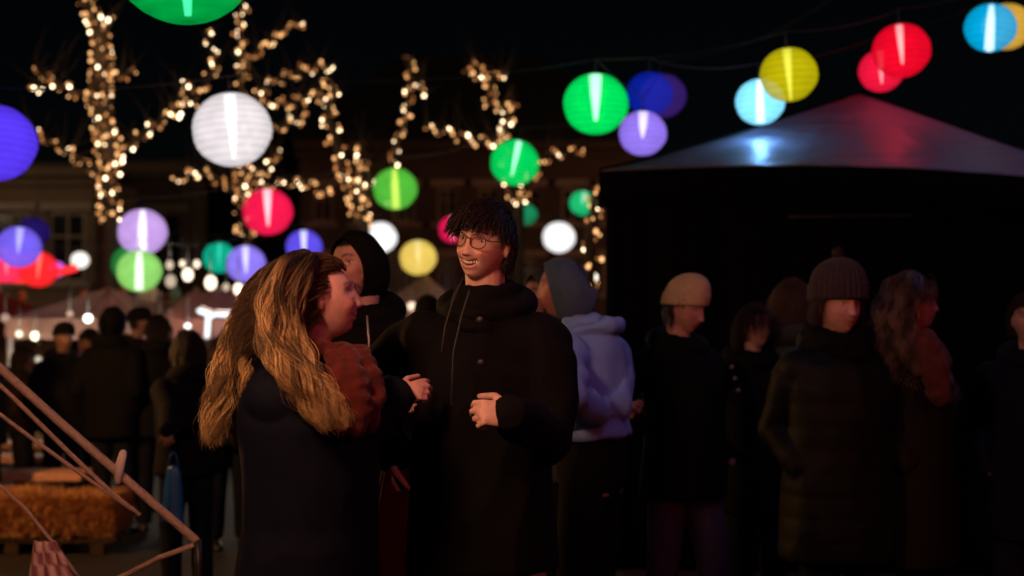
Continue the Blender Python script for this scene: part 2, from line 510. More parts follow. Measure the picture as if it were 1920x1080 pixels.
# unseen lanterns added beside, above and behind the camera to light faces, jacket and roof
EX = [((-1.0, 2.5, 2.36), .21, (255, 176, 132), 66.0, 'added warm peach fill lantern above the blonde woman, out of frame at left'),
      ((.55, -.2, 2.55), .24, (255, 115, 105), 17.0, 'added red fill lantern behind the camera on its right'),
      ((.2, 2.65, 2.50), .22, (205, 60, 120), 5.5, 'added violet fill lantern above the blonde woman, out of frame'),
      ((1.15, 4.4, 3.0), .22, (150, 185, 255), 5.0, 'added violet fill lantern over the queue, out of frame'),
      ((3.3, 2.2, 2.7), .25, (255, 78, 62), 20.0, 'added red fill lantern at the right of the camera'),
      ((3.9, 7.3, 3.7), .22, (200, 170, 255), 15.0, 'added pale lilac fill lantern high in front of the tent, out of frame')]
exh = []
for p_, R_, c_, b_, l_ in EX:
    exh.append(lantern(0, 0, 0, 0, c_, l_, 0, b_, pos=p_, R=R_)[1])


def cable(pts, label, r=.004):
    pts = [np.asarray(p, float) for p in pts]
    out = []
    for a, b in zip(pts[:-1], pts[1:]):
        L_ = np.linalg.norm(b - a)
        for k in range(10):
            t = k / 10
            q = a + (b - a) * t
            out.append(q - np.array([0, 0, 4 * t * (1 - t) * L_ * .03]))
    out.append(pts[-1])
    o = MB().tube(out, r, 6).build('cable', M['wire'])
    tag(o, label, 'cable', 'cables the lanterns hang from')


H = hooks
cable([np.array([-6, 4.4, 4.2]), H['green_top'], exh[0], exh[2], np.array([1.6, 2.2, 3.4]), exh[4], np.array([9, 1.2, 4.4])], 'thin black cable carrying the big green lantern at the top')
cable([np.array([-8, 7.5, 4.0]), H['violet_big'], H['white_big'], H['green_right'], H['lilac_right'], H['dim_violet'], np.array([3.5, 15, 5.0])], 'thin black cable from big violet lantern to the large green one')
cable([H['dim_blue'], H['cyan'], H['red_tent_b'], H['amber'], np.array([8, 11, 5.2])], 'thin black cable behind the tent peak carrying the cyan lantern')
cable([H['green_right'], H['mustard'], H['red_tent'], H['sky_blue'], np.array([8, 9.5, 5.0])], 'thin black cable carrying the mustard and sky blue lanterns')
cable([np.array([-9, 12, 4]), H['violet_left'], H['lilac'], H['red_mid'], H['yellow_green'], H['green_mid'], np.array([2.4, 12.6, 3.6])], 'thin black cable from left violet lantern to the green one over the laughing man')
cable([np.array([-9, 14, 3.8]), H['red_low_a'], H['lime'], H['violet_mid'], H['blue_mid'], H['yellow'], H['white_right'], np.array([4, 18, 3.4])], 'thin black cable carrying light green and warm yellow lanterns')
cable([np.array([-10, 16, 3.6]), H['red_low_b'], H['dark_green'], H['teal'], H['white_mid'], H['red_behind'], H['green_small'], np.array([5, 19, 3.8])], 'thin black cable carrying the teal lantern')
cable([np.array([-11, 18, 3.4]), H['navy'], H['pink_tiny'], H['white_tiny'], np.array([-4, 19.5, 3.0]), H['green_hidden'], np.array([5, 20, 3.8])], 'farthest thin black cable, carrying the smallest white lantern')
cable([np.array([-5, -.6, 3.0]), exh[1], np.array([5, -.4, 3.2])], 'thin black cable behind the camera')
cable([np.array([-1, 3.5, 4.0]), exh[3], exh[5], np.array([6, 7, 4.5])], 'thin black cable above the queue')

# ------------------------------------------------------------------ lit trees
bulb_meshes = []
for cval, stv in (((1.0, .50, .19), 2.2), ((.9, .34, .10), 1.0), ((1.0, .74, .45), 7.5), ((.85, .30, .09), .4)):
    b = MB().ell((0, 0, 0), (1, 1, 1.25), n=8, m=6)
    me = b.mesh('bulb'); me.materials.append(emit('warm_bulb', cval, stv, 'NONE'))
    me.polygons.foreach_set("use_smooth", [True] * len(me.polygons))
    bulb_meshes.append((me, cval, stv))


def resample(pts, step):
    pts = np.array(pts, float)
    seg = np.linalg.norm(np.diff(pts, axis=0), axis=1)
    s = np.concatenate([[0], np.cumsum(seg)])
    n = max(2, int(s[-1] / step) + 1)
    t = np.linspace(0, s[-1], n)
    return np.stack([np.interp(t, s, pts[:, k]) for k in range(3)], 1), s[-1]


def lit_tree(d, trunk, branches, label, slabel, density=1.0, wrap_from=0, bulb_r=.0112):
    """trunk/branches: lists of (px, py, radius_px[, dd]); trunk listed from its lowest lit point up"""
    base = P(trunk[0][0], trunk[0][1], d)
    root = empty('bare_tree', (base[0], d, 0)); off = np.array([base[0], d, 0])
    tag(root, label, 'tree', 'bare trees wound with warm fairy lights')
    lr = empty('fairy_lights', (base[0], d, 0))
    tag(lr, slabel, 'fairy lights', 'warm fairy lights wound round the trees')
    T = [P(q[0], q[1], d + (q[3] if len(q) > 3 else 0)) - off for q in trunk]
    rad = [q[2] * d / F for q in trunk]
    tr = [np.array([0, 0, -.1]), np.array([0, 0, .25]), np.array([T[0][0] * .5, 0, base[2] * .6])] + T
    rr = [rad[0] * 2.0, rad[0] * 1.45, rad[0] * 1.15] + rad
    MB().tube(tr, rr, 12, round_ends=True).build('trunk', M['bark'], root)
    paths = [(T, rad)]
    for b in branches:
        B = [P(q[0], q[1], d + (q[3] if len(q) > 3 else 0)) - off for q in b]
        r_ = [max(.012, q[2] * d / F) for q in b]
        # small crooked jitter
        mb = MB().tube(B, r_, 8, round_ends=True)
        for k in range(1, len(B)):       # bare twigs
            for _ in range(4):
                a = B[k - 1] + (B[k] - B[k - 1]) * random.random()
                v = np.array([random.uniform(-.3, .3), random.uniform(-.3, .3), random.uniform(.1, .5)])
                mb.tube([a, a + v * .5, a + v + np.array([random.uniform(-.06, .06), 0, .03])], [.008, .004, .0015], 5)
        mb.build('branch', M['bark'], root)
        paths.append((B, r_))
    wire = MB(); spots = []
    for B, r_ in paths:
        Q, L_ = resample(B, .03)
        rq = np.interp(np.linspace(0, 1, len(Q)), np.linspace(0, 1, len(r_)), r_)
        tg = np.gradient(Q, axis=0); tg /= np.linalg.norm(tg, axis=1, keepdims=True) + 1e-9
        ang = random.uniform(0, 6); pl = []
        for i in range(len(Q)):
            ang += .03 / max(.05, rq[i] * .9) * 1.1 + .25
            a = np.cross(tg[i], [0, 1, 0.01]); a /= np.linalg.norm(a); b = np.cross(tg[i], a)
            rr_ = rq[i] + .012
            pt = Q[i] + rr_ * (math.cos(ang) * a + math.sin(ang) * b)
            pl.append(pt)
            nb = density * (.030 * (rq[i] * 2 * math.pi) / .0075 * 2.0 if rq[i] > .05 else 1.45)
            for _ in range(int(nb) + (random.random() < nb % 1)):
                th = ang + random.uniform(-.6, .6) if rq[i] <= .05 else random.uniform(0, 2 * math.pi)
                jr = rr_ + random.uniform(0, .035) + (.02 if random.random() < .2 else 0)
                spots.append(Q[i] + jr * (math.cos(th) * a + math.sin(th) * b) + np.array([0, 0, random.uniform(-.02, .02)]))
        wire.tube(pl, .0035, 4)
    w = wire.build('wire', M['wire'], lr)
    random.shuffle(spots)
    spots.sort(key=lambda q: q[1])
    parts, rest = spots[:100], spots[100:]
    random.shuffle(parts)
    for q in parts:
        k = random.choices((0, 1, 2, 3), (5, 4, 1.8, 4))[0]
        o = bpy.data.objects.new('bulb', bulb_meshes[k][0]); COL.objects.link(o); o.parent = lr
        s_ = bulb_r * random.uniform(.55, 1.7); o.location = q; o.scale = (s_, s_, s_)
    if rest:
        allb = MB(); mi = []
        for q in rest:
            k = random.choices((0, 1, 2, 3), (5, 4, 1.8, 4))[0]
            s_ = bulb_r * random.uniform(.55, 1.7)
            n0 = len(allb.f); allb.ell(q, (s_, s_, s_ * 1.25), n=6, m=5); mi += [k] * (len(allb.f) - n0)
        me = allb.mesh('bulb')
        for k in range(4): me.materials.append(bulb_meshes[k][0].materials[0])
        me.polygons.foreach_set("material_index", mi)
        o = bpy.data.objects.new('bulb', me); COL.objects.link(o); o.parent = lr; o['kind'] = 'stuff'
    # the light those bulbs give
    Q, L_ = resample(T, .9)
    for q in Q[1:4]:
        point_light('bulb_glow', q + np.array([0, -.35, 0]), 4, (1, .62, .3), .12, lr)


lit_tree(15.5, [(206, 415, 15), (205, 345, 15), (207, 300, 17), (193, 230, 15), (188, 150, 17), (192, 75, 15), (178, 40, 10), (160, 0, 9), (152, -60, 7)],
         [[(192, 215, 6), (150, 175, 4), (115, 160, 5), (90, 158, 4), (55, 168, 2)],
          [(115, 160, 4), (88, 143, 3), (58, 130, 2)],
          [(195, 150, 4), (225, 141, 3), (257, 135, 2)],
          [(196, 325, 5), (160, 305, 4), (128, 285, 3), (95, 268, 3), (62, 248, 2)],
          [(212, 300, 6), (245, 272, 5), (285, 238, 5), (322, 212, 5), (360, 192, 4), (382, 160, 4), (405, 130, 4), (398, 95, 3), (384, 58, 2)],
          [(322, 212, 3), (350, 175, 3), (346, 148, 2)],
          [(190, 75, 5), (205, 45, 5), (208, 25, 3)]],
         'tall bare tree at left with a thickly lit straight trunk', 'warm fairy lights round the tall left tree', .8)
lit_tree(17, [(472, 462, 7), (456, 425, 7), (450, 380, 9), (455, 330, 11), (458, 250, 8), (452, 160, 5), (455, 100, 5), (449, 50, 5), (456, 5, 4), (458, -50, 3)],
         [[(452, 375, 6), (425, 343, 5), (395, 328, 4), (368, 322, 4), (328, 342, 3)],
          [(454, 125, 4), (478, 105, 4), (502, 82, 3), (530, 62, 1.2), (566, 38, 2)],
          [(458, 240, 5), (500, 192, 4), (540, 195, 3), (572, 183, 3), (612, 178, 2)],
          [(455, 205, 5), (505, 157, 4), (540, 143, 4), (578, 126, 4), (622, 124, 3)],
          [(458, 270, 5), (510, 245, 4), (540, 232, 4), (578, 218, 2)],
          [(460, 345, 4), (498, 325, 4), (512, 303, 4), (522, 282, 3)],
          [(455, 360, 4), (500, 350, 3), (540, 344, 3), (582, 345, 3), (622, 368, 3)]],
         'bare lit tree behind the big white lantern', 'warm fairy lights on the tree behind the big white lantern', 1.0)
lit_tree(14.5, [(684, 428, 9), (672, 395, 12), (660, 360, 12), (642, 310, 9), (630, 262, 8), (612, 215, 7), (626, 172, 7), (620, 150, 4)],
         [[(650, 340, 6), (690, 318, 5), (675, 295, 3), (664, 276, 2)],
          [(668, 375, 7), (696, 352, 6), (700, 335, 4)],
          [(615, 205, 4), (600, 180, 4), (565, 186, 2)]],
         'crooked lit tree whose trunk ends behind the hooded head', 'warm fairy lights on the crooked tree above the hooded head', 1.0)
lit_tree(17.5, [(738, 392, 5), (736, 310, 4), (740, 275, 4), (757, 238, 4), (765, 190, 4), (770, 150, 4), (772, 108, 3)],
         [[(768, 160, 3), (785, 166, 3), (800, 175, 2)]],
         'slender lit sapling rising behind the yellowish green lantern', 'warm fairy lights on the slender sapling', .8)
lit_tree(16.5, [(975, 385, 8), (962, 355, 9), (952, 320, 6), (945, 285, 5), (940, 265, 4), (952, 228, 4), (966, 198, 3)],
         [[(968, 368, 6), (995, 338, 6), (1015, 308, 5), (1035, 288, 4), (1062, 289, 4), (1094, 277, 2)],
          [(940, 265, 4), (915, 263, 4), (885, 262, 4), (842, 248, 3), (798, 238, 2)],
          [(962, 203, 4), (935, 203, 5), (915, 192, 4), (925, 165, 3), (912, 145, 3), (870, 132, 2)],
          [(915, 146, 3), (935, 143, 3), (946, 138, 2)],
          [(912, 146, 1.5), (900, 128, 1), (895, 112, 1.5)]],
         'curling lit tree behind the green lantern over the laughing man', 'warm fairy lights on the curling tree behind the green lantern', .9)
lit_tree(12.5, [(1106, 560, 9), (1106, 500, 10), (1104, 440, 9), (1110, 400, 6), (1114, 350, 3)],
         [], 'lit tree trunk beside the tent\'s left edge', 'warm fairy lights round the trunk beside the tent', .75)

# ------------------------------------------------------------------ black tent with pale roof
def tent():
    m, N, L, p = mat_new('roof_fabric')
    tc = N.new("ShaderNodeTexCoord"); mp = N.new("ShaderNodeMapping"); mp.inputs["Scale"].default_value = (.8, .8, 7)
    n1 = N.new("ShaderNodeTexNoise"); n1.inputs["Scale"].default_value = 3; n1.inputs["Detail"].default_value = 5
    L.new(tc.outputs["Object"], mp.inputs[0]); L.new(mp.outputs[0], n1.inputs["Vector"])
    b = N.new("ShaderNodeBump"); b.inputs["Strength"].default_value = .9; b.inputs["Distance"].default_value = .05
    L.new(n1.outputs["Fac"], b.inputs["Height"]); L.new(b.outputs[0], p.inputs["Normal"])
    p.inputs["Base Color"].default_value = (.19, .185, .23, 1); p.inputs["Roughness"].default_value = .5
    p.inputs["Specular IOR Level"].default_value = .7
    L_ = P(1124, 320, 8.6); Rr = P(2160, 352, 8.2)
    back = 3.3
    A = np.array([L_[0], L_[1], L_[2]]); B = np.array([Rr[0], Rr[1], Rr[2]])
    Cc = B + np.array([.3, back, .02]); D = A + np.array([.35, back, .02])
    apex = P(1612, 176, 9.9)
    root = empty('gazebo_tent', ((A[0] + B[0]) / 2, 9.8, 0)); off = np.array([(A[0] + B[0]) / 2, 9.8, 0])
    tag(root, 'black walled party tent with pale peaked roof behind the queue', 'tent')
    # roof: four sagging panels meeting in the peak, eaves arched between the corners
    mb = MB(); n, k = 40, 26
    cs = [A, B, Cc, D]
    for q in range(4):
        a, b_ = cs[q], cs[(q + 1) % 4]
        V = []
        for i in range(k + 1):
            t = i / k
            for j in range(n + 1):
                s = j / n
                e = a + (b_ - a) * s + np.array([0, 0, .075 * math.sin(math.pi * s)])
                pt = e + (apex - e) * t
                sag = -.05 * math.sin(math.pi * t ** .8) * (.45 + .55 * math.sin(math.pi * s)) * (1 - .3 * t)
                wr = .005 * math.sin(s * 34 + 3 * math.sin(t * 3)) * (1 - t) * math.sin(math.pi * s) + .003 * math.sin(s * 71 + t * 9)
                V.append(pt + np.array([0, 0, sag + wr]) - off)
        Fs = [(i * (n + 1) + j, i * (n + 1) + j + 1, (i + 1) * (n + 1) + j + 1, (i + 1) * (n + 1) + j) for i in range(k) for j in range(n)]
        mb.add(V, Fs)
    rf = mb.build('roof', m, root)
    sm = rf.modifiers.new('solid', 'SOLIDIFY'); sm.thickness = .006; sm.offset = -1
    for q in range(4):
        pts = [cs[q] + (apex - cs[q]) * t + np.array([0, 0, .006 - .02 * math.sin(math.pi * t ** .8)]) - off for t in np.linspace(0, 1, 20)]
        MB().tube(pts, .009, 6).build('seam', M['tentwall'], root)
    # valance + walls (left, right and back closed, front closed too with a doorway flap)
    def wall(a, b_, name, nseg=90, amp=.03, z0=0.0, top=0.0, th=.01):
        V = []; zz = np.linspace(0, 1, 14)
        for f in zz:
            for j in range(nseg + 1):
                s = j / nseg
                e = a + (b_ - a) * s + np.array([0, 0, .075 * math.sin(math.pi * s)])
                nrm = np.cross(b_ - a, [0, 0, 1]); nrm = nrm / np.linalg.norm(nrm)
                w = amp * (math.sin(s * 44 + 1.3 * math.sin(f * 2)) + .5 * math.sin(s * 97 + f * 3)) * (.25 + .75 * (1 - f))
                V.append(np.array([e[0], e[1], z0 + (e[2] - top - z0) * f]) + nrm * w - off)
        Fs = [(i * (nseg + 1) + j, i * (nseg + 1) + j + 1, (i + 1) * (nseg + 1) + j + 1, (i + 1) * (nseg + 1) + j) for i in range(13) for j in range(nseg)]
        o = MB().add(V, Fs).build(name, M['tentwall'], root)
        s_ = o.modifiers.new('solid', 'SOLIDIFY'); s_.thickness = th
    ins = lambda p_: p_ + (np.array([(A[0] + B[0]) / 2, 9.9, p_[2]]) - p_) * .03
    A2, B2, C2, D2 = [ins(p_) for p_ in cs]
    wall(A2, B2, 'wall', top=.02); wall(B2, C2, 'wall', top=.02); wall(C2, D2, 'wall', top=.02); wall(D2, A2, 'wall', top=.02)
    def valance(a, b_):
        V = []
        for f in (0, .5, 1):
            for j in range(61):
                s = j / 60
                e = a + (b_ - a) * s + np.array([0, 0, .075 * math.sin(math.pi * s)])
                V.append(np.array([e[0], e[1], e[2] - .004 - f * (.19 + .03 * abs(math.sin(s * 30)))]) - off)
        Fs = [(i * 61 + j, i * 61 + j + 1, (i + 1) * 61 + j + 1, (i + 1) * 61 + j) for i in range(2) for j in range(60)]
        MB().add(V, Fs).build('valance', M['tentwall'], root).modifiers.new('s', 'SOLIDIFY').thickness = .004
    for q in range(4): valance(cs[q], cs[(q + 1) % 4])
    for c in cs:
        c2 = c + (np.array([(A[0] + B[0]) / 2, 9.9, c[2]]) - c) * .05 - off
        MB().tube([(c2[0], c2[1], 0), (c2[0], c2[1], c[2] - .05)], .025, 10).build('pole', M['darkmetal'], root)
    a, b_ = P(1478, 406, 8.25) - off, P(1712, 404, 8.25) - off
    mb = MB().tube([a, a + (b_ - a) * .5, b_], .005, 8)
    mb.build('rail', M['darkmetal'], root)
tent()


# ------------------------------------------------------------------ buildings behind the market
def facade(name, x0, x1, d, ztop, cols, rows, label, col, wz0=1.2, frame_col=(.35, .3, .26), roof='flat', depth=8, dormers=0, wr=(.9, 1.5), lit=()):
    m = plain('plaster', col, .9, 0, .2, 1.2, .35, .15)
    fm = plain('window_frame_paint', frame_col, .6, 0, .3)
    gm = plain('dark_window_glass', (.01, .012, .015), .12, 0, .6)
    root = empty(name, ((x0 + x1) / 2, d + depth / 2, 0)); off = np.array([(x0 + x1) / 2, d + depth / 2, 0])
    tag(root, label, 'building')
    xs = np.linspace(x0, x1, cols + 1)
    w_, h_ = wr
    zs = np.linspace(0, ztop - .5, rows + 1)
    # wall as a grid of piers and spandrels with real openings
    mb = MB(); wins = []
    for i in range(cols):
        cx = (xs[i] + xs[i + 1]) / 2
        for k in range(rows):
            cz = zs[k] + (zs[k + 1] - zs[k]) * .52
            wins.append((cx, cz, i, k))
    th = .35
    for i in range(cols):
        cx = (xs[i] + xs[i + 1]) / 2
        mb.box((((xs[i] + cx - w_ / 2) / 2), d + th / 2, ztop / 2), (cx - w_ / 2 - xs[i], th, ztop))
        mb.box((((xs[i + 1] + cx + w_ / 2) / 2), d + th / 2, ztop / 2), (xs[i + 1] - cx - w_ / 2, th, ztop))
        prev = 0
        for k in range(rows):
            cz = zs[k] + (zs[k + 1] - zs[k]) * .52
            mb.box((cx, d + th / 2, (prev + cz - h_ / 2) / 2), (w_, th, cz - h_ / 2 - prev))
            prev = cz + h_ / 2
        mb.box((cx, d + th / 2, (prev + ztop) / 2), (w_, th, ztop - prev))
    mb.box(((x0 + x1) / 2, d + depth - .1, ztop / 2), (x1 - x0, .2, ztop))
    for x in (x0, x1): mb.box((x, d + depth / 2 + .1, ztop / 2), (.2, depth - .5, ztop))
    for q in mb.v: q -= off
    mb.build('wall', m, root, False)
    for z_, pr, hh, nm in ((ztop + .1, .35, .2, 'cornice'), (ztop - .12, .22, .14, 'frieze'), (zs[1] - .1, .12, .14, 'string_course')):
        c = MB()
        c.box(((x0 + x1) / 2, d - pr / 2, z_), (x1 - x0 + .3, pr, hh), bevel=.03)
        for q in c.v: q -= off
        c.build(nm, m, root, False)
    r = MB()
    if roof == 'hip':
        V = np.array([(x0 - .3, d - .3, ztop + .2), (x1 + .3, d - .3, ztop + .2), (x1 + .3, d + depth, ztop + .2), (x0 - .3, d + depth, ztop + .2), (x0 + 2, d + depth / 2, ztop + 3), (x1 - 2, d + depth / 2, ztop + 3)]) - off
        r.add(V, [(0, 1, 5, 4), (1, 2, 5), (2, 3, 4, 5), (3, 0, 4), (3, 2, 1, 0)])
    else:
        r.box(((x0 + x1) / 2 - off[0], 0, ztop + .26), (x1 - x0 + .2, depth + .2, .1))
    r.build('roof', plain('roof_slate', (.05, .045, .045), .8, 0, .3, 6, .3, .3), root, False)
    for cx, cz, i, k in wins:
        f = MB(); X, Y, Z = cx - off[0], d + .14 - off[1], cz
        t = .08
        f.box((X - w_ / 2 + t / 2, Y, Z), (t, .1, h_)); f.box((X + w_ / 2 - t / 2, Y, Z), (t, .1, h_))
        f.box((X, Y, Z + h_ / 2 - t / 2), (w_ - 2 * t, .1, t)); f.box((X, Y, Z - h_ / 2 + t / 2), (w_ - 2 * t, .1, t))
        f.box((X, Y, Z), (.05, .08, h_ - 2 * t)); f.box((X, Y + .003, Z + h_ * .15), (w_ - 2 * t, .07, .045))
        f.box((X, d - .04 - off[1], Z + h_ / 2 + .1), (w_ + .3, .1, .16)); f.box((X, d - .05 - off[1], Z - h_ / 2 - .06), (w_ + .26, .14, .09))
        wo = f.build('window', fm, root, False)
        g = MB().box((X, Y + .03, Z), (w_ - 2 * t, .02, h_ - 2 * t))
        g.build('pane', gm, wo, False)
    return root


def XW(px, d): return (px - 960) / F * d
facade('town_house', XW(-560, 30), XW(176, 30), 30, P(0, 333, 30)[2], 7, 2, 'brown plaster house with dark windows at left behind the market', (.20, .145, .105), wr=(.8, 1.5))
facade('town_house', XW(184, 33), XW(345, 33), 33, P(0, 325, 33)[2], 2, 2, 'narrow dull brown house right of the brown plaster house', (.13, .095, .072), wr=(.85, 1.3))
facade('town_house', XW(352, 38), XW(560, 38), 38, P(0, 405, 38)[2], 3, 1, 'low dark house behind the pinkish red lantern', (.09, .07, .06), wr=(.9, 1.2), roof='hip')
facade('town_house', XW(565, 34), XW(1190, 34), 34, P(0, 282, 34)[2], 8, 3, 'wide dark red brick house behind the laughing man', (.12, .055, .042), frame_col=(.42, .22, .16), wr=(.5, .85), roof='hip')


# ------------------------------------------------------------------ stalls
def stall(px0, px1, py_eave, py_top, d, label, rcol, depth=2.4, wallcol=(.2, .12, .07), translucent=False, top='peak'):
    a, b = P(px0, py_eave, d), P(px1, py_eave, d)
    ze = a[2]; zt = P(px0, py_top, d + depth / 2)[2]
    cx = (a[0] + b[0]) / 2; w = b[0] - a[0]
    root = empty('market_stall', (cx, d, 0)); tag(root, label, 'market stall', 'lit market stalls behind the crowd')
    m, N, L, p = mat_new('stall_roof')
    p.inputs["Base Color"].default_value = (*rcol, 1); p.inputs["Roughness"].default_value = .6
    p.inputs["Transmission Weight"].default_value = 0
    # canvas lets the lamp below through
    tl = N.new("ShaderNodeBsdfTranslucent"); tl.inputs[0].default_value = (*rcol, 1)
    mx = N.new("ShaderNodeMixShader"); mx.inputs[0].default_value = .45
    L.new(p.outputs[0], mx.inputs[1]); L.new(tl.outputs[0], mx.inputs[2]); L.new(mx.outputs[0], N["Material Output"].inputs[0])
    n = 24; V = []; Fs = []
    c4 = [(-w / 2, 0), (w / 2, 0), (w / 2, depth), (-w / 2, depth)]
    mb = MB()
    tops = [(0, depth / 2)] * 4 if top == 'peak' else [(-w / 2 * .98, depth / 2), (w / 2 * .98, depth / 2), (w / 2 * .98, depth / 2), (-w / 2 * .98, depth / 2)]
    for q in range(4):
        p0, p1 = np.array(c4[q]), np.array(c4[(q + 1) % 4]); t0, t1 = np.array(tops[q]), np.array(tops[(q + 1) % 4])
        V = []
        for i in range(11):
            t = i / 10
            for j in range(n + 1):
                s = j / n
                e = p0 + (p1 - p0) * s; tt = t0 + (t1 - t0) * s
                xy = e + (tt - e) * t
                z = ze + (zt - ze) * t - .10 * math.sin(math.pi * t) * math.sin(math.pi * s) + .01 * math.sin(s * 25)
                V.append((xy[0], xy[1], z))
        mb.add(V, [(i * (n + 1) + j, i * (n + 1) + j + 1, (i + 1) * (n + 1) + j + 1, (i + 1) * (n + 1) + j) for i in range(10) for j in range(n)])
    mb.build('roof', m, root)
    v = MB()
    for (p0, p1) in [(c4[0], c4[1]), (c4[1], c4[2]), (c4[3], c4[0])]:
        V = []
        for f in (0, 1):
            for j in range(31):
                s = j / 30
                V.append((p0[0] + (p1[0] - p0[0]) * s, p0[1] + (p1[1] - p0[1]) * s, ze - .005 - f * (.16 + .04 * abs(math.sin(s * 15)))))
        v.add(V, [(j, j + 1, 32 + j, 31 + j) for j in range(30)])
    v.build('valance', m, root)
    for x, y in c4:
        MB().tube([(x * .96, y * .94 + .06, 0), (x * .96, y * .94 + .06, ze - .02)], .03, 8).build('post', M['metal'], root)
    wm = plain('stall_boards', wallcol, .8, 0, .3, 8, .4, .2)
    MB().box((0, .25, .48), (w * .9, .06, .92), bevel=.01).build('front_panel', wm, root, False)
    MB().box((0, .35, .97), (w * .94, .6, .05), bevel=.01).build('counter', wm, root, False)
    MB().box((0, depth - .12, (ze - .2) / 2), (w * .9, .04, ze - .2)).build('back_wall', wm, root, False)
    # goods on shelves behind the counter
    g = MB()
    for k in range(26):
        cx_ = random.uniform(-w * .42, w * .42); zz = random.choice((1.0, 1.35, 1.7))
        hh = random.uniform(.08, .24); c_ = random.choice([(.5, .2, .08), (.6, .5, .3), (.3, .06, .05), (.1, .2, .1), (.5, .4, .35)])
        g.tube([(cx_, depth - .3, zz), (cx_, depth - .3, zz + hh * .6), (cx_, depth - .3, zz + hh)], [.05, .055, .025], 8, col=c_)
    for zz in (.985, 1.335, 1.685): g.box((0, depth - .3, zz), (w * .88, .25, .02), col=(.3, .2, .12))
    g.build('shelf', vcol('goods', .5, .4, .2), root)
    return root


stall(10, 262, 596, 540, 13.5, 'market stall with dusky pink canvas peak at left', (.36, .20, .17))
stall(196, 300, 588, 545, 15.5, 'small market stall with a red canvas roof', (.24, .012, .01))
stall(300, 470, 598, 548, 14.2, 'long market stall with brownish red canvas left of the blonde woman', (.34, .13, .10), top='ridge')
stall(690, 880, 590, 515, 14.8, 'market stall with pinkish canvas seen between the couple', (.46, .27, .25))
stall(-260, -10, 600, 530, 14.5, 'market stall cut by the left edge', (.16, .03, .025))

warm = (1, .72, .45)
lamp_meshes = {}
def globe(px, py, r, d, col, st, label, drop=.25, energy=0, name='bulb_lamp', tall=1.0):
    c = P(px, py, d); R = r * d / F
    root = empty(name, c); tag(root, label, 'lamp', 'bare lamps hung along the stalls')
    MB().ell((0, 0, 0), (R, R, R * tall), n=16, m=10).build('globe', emit('globe_glass', col, st, 'NONE'), root)
    k = MB().tube([(0, 0, R * .9 * tall), (0, 0, R * tall * 1.3)], [R * .4, R * .35], 10); k.tube([(0, 0, R * tall * 1.2), (0, 0, R * tall + drop)], .006, 6)
    k.build('socket', M['capm'], root)
    if energy: point_light('lamp_light', (0, -R - .12, -.05), energy * .8, col, R, root)
    return root

G = [(318, 497, 7, 14.0, 'dull warm globe lamp right of the light green lantern', 1.3, 6), (352, 515, 10, 14.0, 'tallest cream lamp above the long stall', 4, 14), (342, 494, 5, 15.5, 'tiny cream lamp left above the tallest one', 3, 0), (369, 495, 6, 15.5, 'tiny cream lamp under the teal lantern', 3, 0),
     (395, 530, 11, 14.0, 'wide cream lamp on the eave of the long stall', 4, 12), (447, 542, 9, 14.0, 'cream lamp right under the pale violet lantern', 4, 12), (424, 538, 6, 14.4, 'dim peach lamp between two cream lamps', 1.2, 0), (320, 527, 10, 15, 'peach lamp low beside the light green lantern', 1.0, 0)]
for x, y, r, d, l, st, e in G: globe(x, y, r, d, (1, .80, .58), st * .6, l, energy=e * .6, tall=1.25)
globe(165, 597, 8, 13.0, (1, .93, .85), 4, 'white lamp under the dusky pink canvas peak', energy=10)
globe(352, 612, 6, 13.6, (1, .93, .85), 3, 'small white lamp left of the cold tube lamp')
globe(36, 626, 6, 13.2, (1, .9, .65), 2, 'left lamp of three low at the left edge', energy=6)
globe(66, 630, 8, 13.2, (1, .85, .55), 4, 'brightest of three lamps low at the left edge', energy=10)
globe(72, 674, 6, 12.6, (.9, .8, .6), .8, 'dullest of three lamps, lowest at the left edge')
globe(742, 598, 9, 14.0, (1, .95, .85), 4, 'white lamp between the couple, left one', energy=16)
globe(752, 615, 9, 14.4, (1, .93, .82), 4, 'white lamp between the couple, lowest one', tall=1.4, energy=10)
globe(772, 574, 8, 14.6, (1, .72, .52), 1.5, 'peach lamp between the couple, topmost one')
globe(1112, 520, 9, 13, (1, .9, .75), 2.0, 'cream lamp beside the tent, behind the grey blue hood', energy=8)
globe(1080, 620, 8, 14, (1, .8, .65), .6, 'dull lamp behind the lavender jacket')

for x, y, r, d, st, l in ((131, 588, 6, 13.0, .7, 'dim pinkish lamp left of the white lamp under the canvas peak'), (134, 628, 4, 13.4, .5, 'faint lamp low under the canvas peak'),
                          (318, 632, 5, 13.8, .9, 'faint lamp low under the long stall'), (372, 688, 5, 12.6, .8, 'faint peach lamp low beside the blonde woman\'s hair'), (10, 596, 8, 13.4, .5, 'dull reddish lamp at the very left edge'),
                          (300, 600, 5, 13.6, 1.2, 'small peach lamp right of the red canvas roof'), (250, 596, 5, 14.6, .8, 'dull lamp under the red canvas roof'), (726, 574, 6, 14.8, .8, 'dull pink lamp left of the peach one between the couple'), (792, 560, 5, 15.2, .9, 'faint peach lamp touching the laughing man\'s shoulder')):
    globe(x, y, r, d, (1, .62, .45), st, l, energy=1.5)


